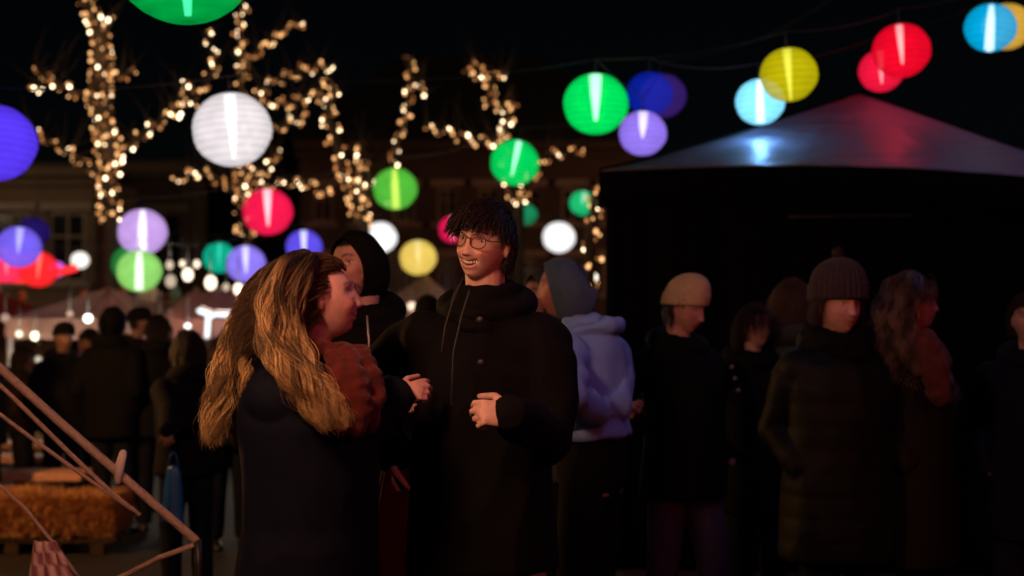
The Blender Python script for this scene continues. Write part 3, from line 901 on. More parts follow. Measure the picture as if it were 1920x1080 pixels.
def tube_lamp(a, b, d, r, label, energy):
    A, B = P(*a, d), P(*b, d); c = (A + B) / 2
    root = empty('tube_lamp', c); tag(root, label, 'lamp', 'cold tube lamps under the long stall')
    MB().tube([A - c, B - c], r * d / F, 10, round_ends=True).build('tube', emit('cold_tube', (.85, .97, 1), 1.6, 'NONE'), root)
    u = np.array([0, .06, .03])
    MB().beam(A - c + u, B - c + u, .05, .04).build('fitting', M['metal'], root, False)
    if energy: point_light('tube_light', (0, -.25, -.1), energy * .4, (.85, .95, 1), .06, root)
tube_lamp((374, 583), (398, 592), 13.9, 5, 'slanted cold white tube lamp under the long stall', 10)
tube_lamp((390, 596), (388, 630), 14.0, 4.5, 'upright cold white tube lamp under the long stall', 6)
tube_lamp((402, 590), (450, 593), 14.0, 3.5, 'level cold white tube lamp touching the woman\'s hair', 8)
# glowing strip added in place of the red-lit awning at the left edge
a, b = P(-40, 520, 17), P(143, 502, 17); c = (a + b) / 2
n_ = MB().tube([a - c, (a + b) / 2 - c + np.array([0, 0, -.09]), b - c], .045, 10).build('red_glow_strip', emit('red_glow', (1, .03, .03), 1.4, 'NONE'))
n_.location = c; tag(n_, 'added red glow strip for a lit awning behind the red lanterns at left', 'glow strip')


# ------------------------------------------------------------------ benches and rail in the left foreground
def bench(px1, py, d, label, th=.05, dep=.35, mat='wood', h=None, px0=-300):
    b = P(px1, py, d); a = P(px0, py, d)
    z = b[2]; cx = (a[0] + b[0]) / 2; L_ = b[0] - a[0]
    root = empty('wooden_bench', (cx, d + dep / 2, 0)); tag(root, label, 'bench', 'low wooden benches in rows at left')
    for k in range(3):
        MB().box((0, -dep / 2 + dep * (k + .5) / 3, z - th / 2), (L_, dep / 3 - .012, th), bevel=.008).build('seat_plank', M[mat], root, False)
    for x in (-L_ / 2 + .15, L_ / 2 - .15):
        q = MB()
        q.beam((x, -dep * .4, 0), (x, -dep * .3, z - th - .03), .05, .05); q.beam((x, dep * .4, 0), (x, dep * .3, z - th - .03), .05, .05)
        q.beam((x, -dep * .42, z - th - .02), (x, dep * .42, z - th - .02), .05, .04)
        q.build('leg', M['darkmetal'], root, False)
    return root
M['fleece'] = cloth('straw_fleece', (.50, .24, .09), .95, 60, .7, 1.0, 90)
bench(100, 832, 12.07, 'farthest bench, its plank dull brown')
bench(104, 857, 10.85, 'second farthest bench, its plank greyish pink')
bench(152, 887, 9.75, 'nearest bench, its reddish plank just behind the straw bale', .06)


def straw_bale():
    d = 9.1; b = P(212, 934, d); a = P(-330, 934, d)
    L_ = b[0] - a[0]; top = .36; bot = .14; dep = .42
    base = np.array([(a[0] + b[0]) / 2, d + dep / 2, 0])
    mb = MB()
    mb.box((0, 0, (top + bot) / 2), (L_ - .03, dep - .04, top - bot - .02), bevel=.04, col=(.30, .13, .045))
    N_ = 26000
    for i in range(N_):
        x = random.uniform(-L_ / 2, L_ / 2); u = random.random()
        lump = .012 * math.sin(x * 7) + .010 * math.sin(x * 19 + 1)
        if u < .6: y, z, nr = -dep / 2 + .01 - lump * .5, random.uniform(bot - .01, top), (0, -1, 0)
        elif u < .93: y, z, nr = random.uniform(-dep / 2, dep / 2), top - .01 + lump, (0, 0, 1)
        else: x, y, z, nr = L_ / 2 - .015, random.uniform(-dep / 2, dep / 2), random.uniform(bot, top), (1, 0, 0)
        c = random.choice([(.72, .42, .18), (.56, .28, .11), (.36, .15, .06), (.80, .54, .27), (.62, .34, .14)])
        v = np.array(nr) * random.uniform(.1, .9) + np.array([random.uniform(-1, 1), random.uniform(-.3, .3), random.uniform(-.5, .5)])
        v /= np.linalg.norm(v); ln = random.uniform(.02, .07)
        p_ = np.array([x, y, z]); sd = np.cross(v, [0, .5, 1]); sd = sd / (np.linalg.norm(sd) + 1e-9) * .0028
        mb.add([p_ - sd, p_ + sd, p_ + v * ln + sd * .6, p_ + v * ln - sd * .6], [(0, 1, 2, 3)], c)
    root = empty('straw_bale', base); tag(root, 'long orange lit straw bale on a low pallet in front of the benches', 'straw bale')
    mb.build('straw', M['fur'], root)
    q = MB()
    for x in np.linspace(-L_ / 2 + .1, L_ / 2 - .1, 7): q.box((x, 0, .035), (.09, dep, .07), bevel=.005)
    for y in (-.16, 0, .16): q.box((0, y, .09), (L_, .10, .035), bevel=.005)
    q.build('pallet', M['darkmetal'] if 0 else M['bark'], root, False)
straw_bale()

def railing():
    d = 5.0
    A, B = P(-120, 582, d), P(366, 1012, d)
    off = np.array([B[0], d, 0])
    root = empty('wooden_railing', off); tag(root, 'slanting weathered wooden handrail with thinner bars below it at left', 'railing')
    q = lambda x, y, dd=0: P(x, y, d + dd) - off
    MB().tube([q(-120, 582), q(122, 800), q(366, 1012)], .0155, 12, round_ends=True).build('top_rail', M['oldwood'], root)
    MB().tube([q(-120, 610), q(21, 742), q(133, 852), q(205, 920), q(262, 966)], .008, 8).build('middle_rail', M['oldwood'], root)
    MB().tube([q(-120, 700), q(0, 777), q(65, 826), q(140, 880), q(262, 966)], .007, 8).build('middle_rail', M['oldwood'], root)
    MB().tube([q(-120, 790), q(0, 911), q(47, 953), q(104, 1023), q(150, 1085)], .006, 8).build('lower_rail', M['oldwood'], root)
    MB().tube([q(374, 1018), q(298, 1046, .05), q(240, 1076, .1), q(120, 1130, .2)], .009, 8).build('foot_rail', M['oldwood'], root)
    e = q(370, 1012)
    MB().tube([e, e + np.array([.005, 0, -.1]), (e[0], e[1], 0)], .014, 10).build('post', M['darkmetal'], root)
    e2 = q(-110, 585); MB().tube([e2, (e2[0], e2[1], 0)], .014, 10).build('post', M['darkmetal'], root)
    # pale clamp round the top rail
    c1, c2 = q(231, 850, -.03), q(221, 902, -.03)
    MB().tube([c1, (c1 + c2) / 2 + np.array([0, -.015, 0]), c2], [.013, .017, .011], 10, round_ends=True).build('clamp', plain('pale_plastic', (.75, .62, .62), .5), root)
railing()

def scarf_on_rail():
    mb = MB(); d = 4.9
    top = P(88, 1015, d); V = []; n, k = 26, 30
    for i in range(k + 1):
        t = i / k
        for j in range(n + 1):
            s = j / n - .5
            w = .05 + .13 * t
            V.append((s * w * 2 * .8 + .09 * t, -.012 * math.sin(s * 16 + t * 4) - .03 * math.sin(t * 3), -t * .42))
    cols = []
    for i in range(k + 1):
        for j in range(n + 1):
            cols.append((.72, .50, .52) if (int(j / 2.2) + int(i / 3)) % 2 == 0 else (.30, .12, .14))
    mb.add(V, [(i * (n + 1) + j, i * (n + 1) + j + 1, (i + 1) * (n + 1) + j + 1, (i + 1) * (n + 1) + j) for i in range(k) for j in range(n)])
    mb.c[-1] = np.array(cols)
    o = mb.build('striped_scarf', vcol('striped_wool', .9, .2, .3)); o.location = top
    s_ = o.modifiers.new('s', 'SOLIDIFY'); s_.thickness = .012
    tag(o, 'pink striped scarf hanging from the lowest rail at bottom left', 'scarf')
scarf_on_rail()

def heater():  # unseen heater added to throw warm light on hair and straw
    root = empty('fill_heater', (-3.75, 7.5, 0)); tag(root, 'added patio heater glowing orange as fill light, out of frame at left', 'heater')
    MB().tube([(0, 0, 0), (0, 0, .06), (0, 0, .5), (0, 0, .55)], [.25, .25, .2, .05], 24).build('base', M['metal'], root)
    MB().tube([(0, 0, .5), (0, 0, 1.75)], .03, 12).build('pole', M['metal'], root)
    MB().tube([(0, 0, 1.75), (0, 0, 2.05)], .07, 20).build('burner', emit('glowing_burner', (1, .44, .14), 330.0), root)
    MB().tube([(0, 0, 2.07), (0, 0, 2.1), (0, 0, 2.2)], [.42, .40, .03], 30).build('hood', M['metal'], root)
heater()

# street lamps added out of view to light the house fronts
def fill_street_lamp(x, y, h, e, label):
    root = empty('fill_street_lamp', (x, y, 0)); tag(root, label, 'street lamp', 'street lamps added out of view')
    MB().tube([(0, 0, 0), (0, 0, .8), (0, 0, h)], [.09, .06, .045], 12).build('pole', M['darkmetal'], root)
    MB().ell((0, 0, h + .2), (.2, .2, .24)).build('globe', emit('street_globe', (1, .68, .38), 5, 'NONE'), root)
    MB().tube([(0, 0, h + .44), (0, 0, h + .5)], [.23, .05], 16).build('cap', M['darkmetal'], root)
    point_light('lamp_light', (0, .35, h + .2), e, (1, .66, .38), .2, root)
fill_street_lamp(-13.5, 23, 4.6, 280, 'added street lamp out of frame at left, lighting the brown house')
fill_street_lamp(12.5, 27, 4.6, 800, 'added unseen street lamp behind the black tent')

# ------------------------------------------------------------------ people
from mathutils import noise as mnoise


def Rz(a): c, s = math.cos(a), math.sin(a); return np.array([[c, -s, 0], [s, c, 0], [0, 0, 1.0]])
def Rx(a): c, s = math.cos(a), math.sin(a); return np.array([[1.0, 0, 0], [0, c, -s], [0, s, c]])
def Ry(a): c, s = math.cos(a), math.sin(a); return np.array([[c, 0, s], [0, 1.0, 0], [-s, 0, c]])
def sst(a, b, x): t = np.clip((x - a) / (b - a), 0, 1); return t * t * (3 - 2 * t)
def G2(x, z, cx, cz, sx, sz): return np.exp(-((x - cx) / sx) ** 2 - ((z - cz) / sz) ** 2)


def face_disp(x, z, smile, opn, fem):
    """forward push of the face at (x, z)"""
    ax = np.abs(x)
    d = np.zeros_like(x)
    # nose: bridge to tip
    t = np.clip((.028 - z) / .064, 0, 1)
    ridge = (.003 + (.022 if not fem else .018) * t ** 1.3) * np.where(z < -.036, np.exp(-((z + .036) / .0055) ** 2), 1) * np.where(z > .028, np.exp(-((z - .028) / .012) ** 2), 1)
    d += ridge * np.exp(-(x / (.0075 + .006 * t)) ** 2)
    d += .007 * G2(ax, z, .0125, -.034, .006, .007)                 # nostril wings
    d += (.005 if not fem else .0025) * G2(ax, z, .028, .032, .022, .009)   # brow ridge
    d -= .0105 * G2(ax, z, .032, .010, .015, .012)                  # sockets
    d += (.004 + .006 * smile) * G2(ax, z, .042, -.030, .018, .018)  # cheeks
    d -= .004 * smile * np.exp(-((ax - (.020 + .35 * np.clip(-.030 - z, 0, .03))) / .0035) ** 2) * sst(-.030, -.036, z) * sst(-.072, -.060, z)  # smile folds
    zc = -.063 + 11 * smile * x * x
    d += .0055 * G2(ax, z - zc, 0, .0075 + .6 * opn, .021 + .006 * smile, .0045)
    d += .0060 * G2(ax, z - zc, 0, -.0075 - opn, .018 + .006 * smile, .005)
    mw = .0235 + .0060 * smile
    hh = .0018 + opn * np.sqrt(np.clip(1 - (ax / mw) ** 2, 0, 1))
    cav = np.clip(1 - np.abs(z - zc) / hh, 0, 1) * (ax < mw)
    d -= (.006 + .9 * opn) * np.minimum(1, cav * 2)
    d += .007 * G2(x, z, 0, -.098, .017, .013)                      # chin
    d -= .004 * G2(x, z, 0, -.082, .02, .006)
    return d


def head_geo(smile=0, opn=0.0, fem=False, n=110, m=92):
    th = np.linspace(0, 2 * np.pi, n, endpoint=False)
    ph = np.linspace(.03, np.pi - .03, m)
    TH, PH = np.meshgrid(th, ph)
    sz = np.cos(PH)
    r = np.where(sz >= 0, np.sin(PH), (1 - np.abs(sz) ** 2.7) ** (1 / 2.2))
    sx, sy = np.cos(TH), np.sin(TH)
    x = .0755 * sx * r; y = .0955 * sy * r; z = .118 * sz
    t = np.clip(-sz, 0, 1)
    x = x * (1 - (.36 if not fem else .42) * t ** 1.4) * (1 + .07 * sy * (sz > 0) * sz)
    y = np.where(sy > 0, y * (1 - .22 * t) + .012 * sst(-.3, .3, sz) * sy, y * (1 + .02 * t))
    y = np.where(sy < 0, y + .006 * sst(.3, .9, sz) * -sy, y)
    front = sst(.25, .75, -sy)
    y = y - front * face_disp(x, z, smile, opn, fem)
    V = np.stack([x, y, z], -1)
    return V


def surf_y(V, x, z):
    Q = V.reshape(-1, 3); Q = Q[Q[:, 1] < 0]
    i = np.argmin((Q[:, 0] - x) ** 2 + (Q[:, 2] - z) ** 2)
    return Q[i, 1]


def head_colors(hp, skin, hairc, lips, smile, opn, beard=0.0, brow=1.0):
    x, y, z = hp[:, 0], hp[:, 1], hp[:, 2]; ax = np.abs(x)
    C = np.tile(np.array(skin), (len(hp), 1))
    front = (y < -.03)
    zc = -.063 + 11 * smile * x * x
    def mixin(mask, c):
        nonlocal C
        C = C * (1 - mask[:, None]) + np.array(c) * mask[:, None]
    mixin(.45 * front * G2(ax, z, .043, -.030, .02, .02), (skin[0], skin[1] * .55, skin[2] * .5))
    mixin(front * np.clip(1.5 * np.exp(-(((z - zc) / (.0095 + opn)) ** 2) ** 1.5) * sst(.034, .027, ax), 0, 1) * .5, lips)
    hh = .0022 + opn * np.sqrt(np.clip(1 - (ax / (.0235 + .0060 * smile)) ** 2, 0, 1))
    mixin((front & (np.abs(z - zc) < hh * .85) & (ax < .0235 + .0060 * smile)).astype(float) * .85, (.12, .02, .02))
    zb = .030 + .006 * np.exp(-((ax - .032) / .014) ** 2)
    mixin(brow * front * np.exp(-((z - zb) / .0038) ** 2) * sst(.010, .015, ax) * sst(.054, .044, ax), hairc)
    mixin(front * .7 * np.exp(-((z - (.0145 - 12 * (ax - .032) ** 2)) / .0022) ** 2) * sst(.016, .02, ax) * sst(.049, .044, ax), (.03, .015, .012))
    # scalp under the hair
    dz = z / .118; dy = y / .1; dx = ax / .077
    sc = np.clip(sst(.50, .60, dz) + sst(.0, .15, dy) * sst(-.5, -.4, dz) + sst(-.35, -.2, dy) * sst(.15, .25, dz) * (dx > .5), 0, 1)
    mixin(sc, hairc)
    if beard:
        bm = front * np.clip(sst(-.052, -.075, z) + sst(.045, .06, ax) * sst(0, -.03, z), 0, 1) * (np.abs(z - zc) > .008) * beard
        mixin(bm, hairc)
    return C


def scalp_roots(n, low=-.45, hairline=.52):
    out = []
    while len(out) < n:
        v = rng.normal(size=3); v /= np.linalg.norm(v)
        dx, dy, dz = abs(v[0]), v[1], v[2]
        if dz > hairline or (dy > 0.02 and dz > low) or (dy > -.32 and dz > .12 and dx > .5):
            out.append(v)
    return np.array(out)


def strands_mesh(P3, w, cols, name='hair', root_shade=1):
    """P3: (n, k, 3) strand points; three sided hairs"""
    n, k, _ = P3.shape
    T = np.gradient(P3, axis=1); T /= np.linalg.norm(T, axis=2, keepdims=True) + 1e-9
    up = np.zeros_like(T); up[..., 0] = .3; up[..., 1] = .9; up[..., 2] = .2
    A = np.cross(T, up); A /= np.linalg.norm(A, axis=2, keepdims=True) + 1e-9
    B = np.cross(T, A)
    taper = np.concatenate([np.ones(k - k // 3), np.linspace(1, .25, k // 3)])[None, :, None] * np.asarray(w).reshape(-1, 1, 1)
    V = np.stack([P3 + taper * (math.cos(a) * A + math.sin(a) * B) for a in (0, 2.09, 4.19)], 2)   # n,k,3,3
    V = V.reshape(-1, 3)
    base = (np.arange(n)[:, None, None] * k + np.arange(k - 1)[None, :, None]) * 3
    j = np.arange(3)[None, None, :]; j2 = (j + 1) % 3
    Fq = np.stack([base + j, base + j2, base + 3 + j2, base + 3 + j], -1).reshape(-1, 4)
    me = bpy.data.meshes.new(name)
    me.vertices.add(len(V)); me.vertices.foreach_set("co", V.astype(np.float32).ravel())
    me.loops.add(Fq.size); me.loops.foreach_set("vertex_index", Fq.astype(np.int32).ravel())
    me.polygons.add(len(Fq)); me.polygons.foreach_set("loop_start", np.arange(0, Fq.size, 4, dtype=np.int32))
    me.polygons.foreach_set("loop_total", np.full(len(Fq), 4, np.int32))
    me.update(calc_edges=True)
    C = np.repeat(cols, k * 3, axis=0)
    if root_shade < 1:
        g_ = np.tile(np.repeat(root_shade + (1 - root_shade) * np.clip((np.linspace(0, 1, k) - .12) / .45, 0, 1), 3), n)
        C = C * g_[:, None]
    set_col(me, C)
    return me


def var_cols(n, base, v=.35):
    f = 1 + rng.uniform(-v, v, (n, 1))
    return np.clip(np.array(base)[None] * f, 0, 1)


def grow_hair(n, hc, HR, hs, length, comb, lift=.010, grav=.35, wave=.004, wfreq=60, col=(.02, .012, .008), w=.0011, low=-.45, hairline=.52, k=14, colliders=(), rough=.006, vol=1.0, lenvar=.3):
    R0 = scalp_roots(n, low, hairline)
    rad = np.array([.0765, .1, .118])
    p = R0 * rad
    L_ = length(R0) * (1 + rng.uniform(-lenvar, lenvar / 3, n))
    infl = 1 + (rng.uniform(.02, .16, n)) * vol
    d = R0 + .3 * rng.normal(size=(n, 3)) * .4
    d /= np.linalg.norm(d, axis=1, keepdims=True)
    ph = rng.uniform(0, 6, n)
    cl = np.floor(R0[:, 0] * 4) * 1.7 + np.floor(R0[:, 1] * 4) * 2.3
    pts = [p.copy()]
    Hi = HR.T
    down = Hi @ np.array([0, 0, -1.0])
    cb = comb(R0)
    for i in range(k - 1):
        t = i / (k - 1)
        g = min(1, grav * (.4 + 1.6 * t))
        tgt = cb * (1 - g) + down * g
        d = d * .55 + tgt * .45
        d /= np.linalg.norm(d, axis=1, keepdims=True)
        p = p + d * (L_ / (k - 1))[:, None]
        q = p / rad; r = np.linalg.norm(q, axis=1)
        lim = infl
        ins = r < lim
        p[ins] = (q[ins] / r[ins, None] * lim[ins, None]) * rad
        pts.append(p.copy())
    P3 = np.stack(pts, 1)
    s = np.linspace(0, 1, k)[None, :]
    wv = wave * s * np.sin(wfreq * s * L_[:, None] + (ph * .25 + cl)[:, None])
    P3[..., 0] += wv * 1.0; P3[..., 1] += wv * .6
    P3 += np.cumsum(rng.normal(size=P3.shape) * rough * .12, axis=1)
    P3 = P3 * hs
    P3 = P3 @ HR.T + hc
    for (c, r_) in colliders:
        q = (P3 - c) / r_; r = np.linalg.norm(q, axis=2, keepdims=True)
        P3 = np.where(r < 1, c + q / np.maximum(r, 1e-6) * r_, P3)
    return strands_mesh(P3, rng.uniform(.7, 1.3, n) * w, var_cols(n, col))


def guide_hair(guides, to_local, n, k, rads, wave, wfreq, col, w=.0011, cvar=.45, flat=1.0, root_shade=1, dark_frac=0.0):
    """bundles of strands following guide polylines given in world space"""
    me_P = []; cols = []
    for (g, rad, frac) in guides:
        g = np.array([to_local(q) for q in g]); nn = int(n * frac)
        seg = np.linalg.norm(np.diff(g, axis=0), axis=1); s = np.concatenate([[0], np.cumsum(seg)]); Lg = s[-1]
        # smooth interpolation
        t = np.linspace(0, Lg, k)
        C = np.stack([np.interp(t, s, g[:, a]) for a in range(3)], 1)
        for _ in range(2):
            C[1:-1] = C[1:-1] * .5 + (C[:-2] + C[2:]) * .25
        rr = np.interp(t / Lg, np.linspace(0, 1, len(rad)), rad)
        ang = rng.uniform(0, 2 * np.pi, nn); u = np.sqrt(rng.uniform(0, 1, nn))
        T = np.gradient(C, axis=0); T /= np.linalg.norm(T, axis=1, keepdims=True)
        A = np.cross(T, [0.0, 1.0, 0.0]); A /= np.linalg.norm(A, axis=1, keepdims=True) + 1e-9
        B = np.cross(T, A)
        tw = ang[:, None] + .5 * (t / Lg)[None, :]
        off = (u[:, None] * rr[None, :])[..., None] * (np.cos(tw)[..., None] * A[None] + flat * np.sin(tw)[..., None] * B[None])
        cl = np.floor(ang * 1.6)
        clu = np.floor(u * 3)
        phs = cl * 1.9 + clu * 2.7
        ws = wave * (t / Lg)[None, :] ** .7 * (np.sin(wfreq * t[None, :] + phs[:, None]))
        ws2 = wave * .8 * (t / Lg)[None, :] ** .7 * np.cos(wfreq * .9 * t[None, :] + phs[:, None])
        P3 = C[None] + off + ws[..., None] * A[None] + ws2[..., None] * B[None]
        P3 += np.cumsum(rng.normal(size=P3.shape) * .0009, axis=1)
        fly = (rng.random(nn) < .06)[:, None, None] * rng.normal(size=(nn, 1, 3)) * np.array([.018, .018, .01])
        P3 += fly * ((t / Lg) ** 1.2)[None, :, None]
        lenf = 1 - .38 * rng.random(nn) ** 1.6
        # shorten: reparametrise
        idx = np.linspace(0, 1, k)[None, :] * lenf[:, None] * (k - 1)
        i0 = np.clip(np.floor(idx).astype(int), 0, k - 2); fr = (idx - i0)[..., None]
        ar = np.arange(nn)[:, None]
        P3 = P3[ar, i0] * (1 - fr) + P3[ar, i0 + 1] * fr
        me_P.append(P3)
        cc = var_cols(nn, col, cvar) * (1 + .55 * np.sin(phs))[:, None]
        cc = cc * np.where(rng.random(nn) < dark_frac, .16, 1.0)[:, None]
        cols.append(np.clip(cc, 0, 1))
    P3 = np.vstack(me_P); C = np.vstack(cols)
    return strands_mesh(P3, rng.uniform(.7, 1.3, len(P3)) * w, C, root_shade=root_shade)


def ik(a, b, l1, l2, pole):
    d = b - a; L_ = np.linalg.norm(d)
    if L_ > (l1 + l2) * .995:
        b = a + d / L_ * (l1 + l2) * .995; d = b - a; L_ = np.linalg.norm(d)
    u = d / L_
    x = (l1 * l1 - l2 * l2 + L_ * L_) / (2 * L_); h = math.sqrt(max(0, l1 * l1 - x * x))
    pole = np.array(pole, float); pole = pole - u * np.dot(pole, u); pole /= np.linalg.norm(pole) + 1e-9
    return a + u * x + pole * h, b


def add_hand(mb, wrist, d, palm_n, s, curl=.6, side=1, spread=.2):
    """palm, four unequal bent fingers and a thumb from the side of the palm"""
    d = d / np.linalg.norm(d); palm_n = palm_n - d * np.dot(palm_n, d); palm_n /= np.linalg.norm(palm_n)
    w = np.cross(d, palm_n) * side          # towards the thumb
    rot = np.stack([w, palm_n, d], 1)
    mb.ell(wrist + d * .045 * s, (.040 * s, .015 * s, .052 * s), rot, 14, 10)
    mb.box(wrist + d * .052 * s, (.070 * s, .024 * s, .07 * s), rot, .010 * s)
    for i, (o_, ln) in enumerate(((.030, .072), (.010, .082), (-.010, .077), (-.029, .060))):
        p = wrist + d * (.085 - .004 * abs(i - 1)) * s + w * o_ * s
        dd = d + w * (spread * (1.5 - i) * .5); dd /= np.linalg.norm(dd)
        pts = [p - dd * .02 * s, p]; a = 0; r_ = [.0092 * s, .0090 * s]
        c = curl * (1 + .12 * (i - 1.5))
        for sg, f in enumerate((.42, .32, .26)):
            a += c * (.75 if sg == 0 else 1.0)
            v = dd * math.cos(a) + palm_n * math.sin(a)
            p = p + v * ln * f * s; pts.append(p); r_.append((.0085 - .0009 * sg) * s)
        mb.tube(pts, r_, 10, round_ends=True)
    p = wrist + d * .028 * s + w * .030 * s
    v1 = (d * .65 + w * .7 + palm_n * .35); v1 /= np.linalg.norm(v1)
    v2 = (d * .85 + w * .25 + palm_n * (.4 + .3 * curl)); v2 /= np.linalg.norm(v2)
    mb.tube([wrist + d * .012 * s + w * .014 * s, p, p + v1 * .036 * s, p + v1 * .036 * s + v2 * .03 * s, p + v1 * .036 * s + v2 * .052 * s], [.014 * s, .0135 * s, .0115 * s, .0100 * s, .0085 * s], 10, round_ends=True)


def loft(mb, rings, n=32, pw=2.3):
    """rings: (z, rx, ry, xoff, yoff)"""
    R = []
    t = np.linspace(0, 2 * np.pi, n, endpoint=False)
    c, s = np.cos(t), np.sin(t)
    for (z, rx, ry, xo, yo) in rings:
        q = np.stack([np.sign(c) * np.abs(c) ** (2 / pw) * rx + xo, np.sign(s) * np.abs(s) ** (2 / pw) * ry + yo, np.full(n, z)], 1)
        R.append(q)
    mb.rings(R, True)


def folds(me, amp=.008, sc=7.0, stretch=(1, 1, .45), fine=.0015, quilt=0, quilt_gap=.09, seed=0):
    V = getv(me); N_ = getn(me)
    out = np.empty(len(V))
    for i, v in enumerate(V):
        q = Vector((v[0] * sc * stretch[0] + seed, v[1] * sc * stretch[1], v[2] * sc * stretch[2]))
        a = mnoise.noise(q); b = mnoise.noise(q * 3.1)
        out[i] = (1 - abs(a) * 2.2) * amp + b * fine
    if quilt:
        out += quilt * (np.abs(np.sin(V[:, 2] * math.pi / quilt_gap)) ** .5 - .6)
    setv(me, V + N_ * out[:, None])


def person(label, head, yaw, hyaw=None, pitch=0, roll=0, group=None, fem=False, skin=(.55, .33, .25), hairc=(.03, .018, .012),
           coat='black_cloth', hem=.62, bulk=1.0, trouser='denim', wrists=(None, None), hand_dirs=(None, None), palms=(None, None), curl=.5,
           smile=0, opn=0.0, beard=0, quilt=0, collar=.075, lean=(0, 0), detail=.0065, cvox=.011, eyes=True, poles=(None, None), fold=.006, hscale=1.0, roll_hood=True, lips=None, arm_r=1.0, head_world_z=None, hood=None, stance=0.0, coat_seed=0, mats=None):
    px, py, d = head
    hw = P(px, py, d)
    s = hw[2] / 1.682
    yaw_ = math.radians(yaw); hy = math.radians(yaw if hyaw is None else hyaw)
    rootw = np.array([hw[0], hw[1], 0.0]) + np.array([lean[0], lean[1], 0])
    Rb = Rz(yaw_)
    tl = lambda w: Rb.T @ (np.asarray(w, float) - rootw)
    hc = tl(hw)
    HR = Rz(hy - yaw_) @ Rx(-math.radians(pitch)) @ Ry(math.radians(roll))
    hs = s * (1.0 if not fem else .96) * hscale
    mb = MB()
    HV = head_geo(smile, opn, fem)
    W = HV * hs @ HR.T + hc
    m_, n_ = W.shape[:2]
    mb.rings([W[i] for i in range(m_)], True)
    for sgn in (-1, 1):   # ears
        ec = np.array([sgn * .0755, .012, -.004]); rot = HR @ Rz(sgn * .35) @ Rx(-.15)
        mb.ell(hc + HR @ (ec * hs), np.array([.009, .018, .031]) * hs, rot, 14, 10)
        mb.ell(hc + HR @ ((ec + [sgn * .005, .006, .006]) * hs), np.array([.006, .013, .022]) * hs, rot, 14, 10)
    # neck and trunk
    nb = np.array([hc[0] * .35, hc[1] * .35 + .02 * s, 1.45 * s])
    nt = hc + HR @ (np.array([0, .022, -.07]) * hs)
    mb.tube([nb, (nb + nt) / 2 + np.array([0, .006, 0]), nt], [.064 * s, .054 * s * (1 if not fem else .88), .056 * s * (1 if not fem else .86)], 18)
    sw = (.185 if not fem else .165) * s
    tr = []
    for (z, rx, ry, yo) in ((.86, .155, .105, .01), (.95, .165, .115, .01), (1.08, .140, .10, 0), (1.22, .150, .11, 0), (1.34, .165, .115, .01), (1.42, .150, .09, .02), (1.47, .085, .06, .025)):
        k = np.clip((z - .9) / .6, 0, 1) ** 1.2
        tr.append((z * s, rx * s, ry * s, nb[0] * k, yo * s + nb[1] * k * .6))
    loft(mb, tr)
    coat_mb = MB()
    B_ = bulk
    cr = []
    for (z, rx, ry, yo) in ((hem / s if hem else .7, .205, .165, .015), (.90, .200, .160, .01), (1.05, .185, .148, .0), (1.20, .190, .152, 0), (1.33, .203, .150, .005), (1.42, .190, .130, .014), (1.465, .150, .108, .02), (1.50, .105, .092, .022), (1.525, .078, .078, .02)):
        if z > hem / s - 1e-6:
            k = np.clip((z - .9) / .6, 0, 1) ** 1.2
            cr.append((z * s, rx * s * B_ * (.94 if fem else 1), ry * s * B_, nb[0] * k, yo * s + nb[1] * k * .6))
    loft(coat_mb, cr)
    cz = 1.475 * s
    # standing collar
    if collar:
        t = np.linspace(0, 2 * np.pi, 28, endpoint=False)
        ring = lambda r, z, yo: np.stack([nb[0] + r * np.cos(t) * s, nb[1] + (r * .95 * np.sin(t) + yo) * s, z + .012 * np.sin(t) * s + 0 * t], 1)
        coat_mb.rings([ring(.10, cz - .01, 0), ring(.088, cz + collar * .6, -.002), ring(.082, cz + collar, -.004), ring(.068, cz + collar, -.004), ring(.07, cz, 0)], True)
    if roll_hood:
        pts = []; rd = []
        for i in range(33):
            a = 2 * math.pi * i / 32; bk = .5 + .5 * math.sin(a)
            pts.append(np.array([nb[0] + .108 * math.cos(a) * s, nb[1] + (.095 * math.sin(a) + .03 * bk) * s, cz + (.012 + .050 * bk) * s])); rd.append((.026 + .030 * bk) * s * float(roll_hood))
        coat_mb.tube(pts, rd, 14)
    arms = []
    for a_i, sgn in enumerate((-1, 1)):
        sh = np.array([sgn * sw + nb[0] * .8, .012 * s + nb[1] * .5, 1.42 * s])
        wt = wrists[a_i]
        if wt is None: wr = np.array([sgn * .165 * s * (.4 + .6 * B_), -.05 * s, .97 * s])
        else: wr = tl(P(*wt))
        pole = poles[a_i] if poles[a_i] is not None else (sgn * .35, .8, -.3)
        el, wr = ik(sh, wr, .295 * s, .262 * s, pole)
        fd = wr - el; fd /= np.linalg.norm(fd)
        mb.tube([sh, (sh + el) / 2, el, (el + wr) / 2, wr], [.050 * s, .045 * s, .038 * s, .036 * s, .027 * s], 14, round_ends=True)
        hd = (fd if wt is not None else np.array([-sgn * .75, .25, -.6])) if hand_dirs[a_i] is None else Rb.T @ np.array(hand_dirs[a_i], float)
        pn = np.array([-sgn, 0, 0.0]) if palms[a_i] is None else Rb.T @ np.array(palms[a_i], float)
        add_hand(mb, wr, hd, pn, s * (.93 if not fem else .86), curl, side=-sgn if True else sgn)
        ar = B_ ** .5 * arm_r * s
        cuff = wr + fd * (.028 if wt is not None else -.01) * s
        coat_mb.tube([sh + np.array([-sgn * .03 * s, 0, .005]), sh * .5 + (sh + el) / 4, (sh + el) / 2, el, (el + wr) / 2, cuff], [.080 * ar, .076 * ar, .070 * ar, .063 * ar, .057 * ar, .050 * ar], 18, round_ends=False)
        coat_mb.ell(sh + np.array([-sgn * .02 * s, 0, -.012 * s]), (.088 * ar, .088 * ar, .078 * ar))
        coat_mb.ell(el, (.064 * ar,) * 3)
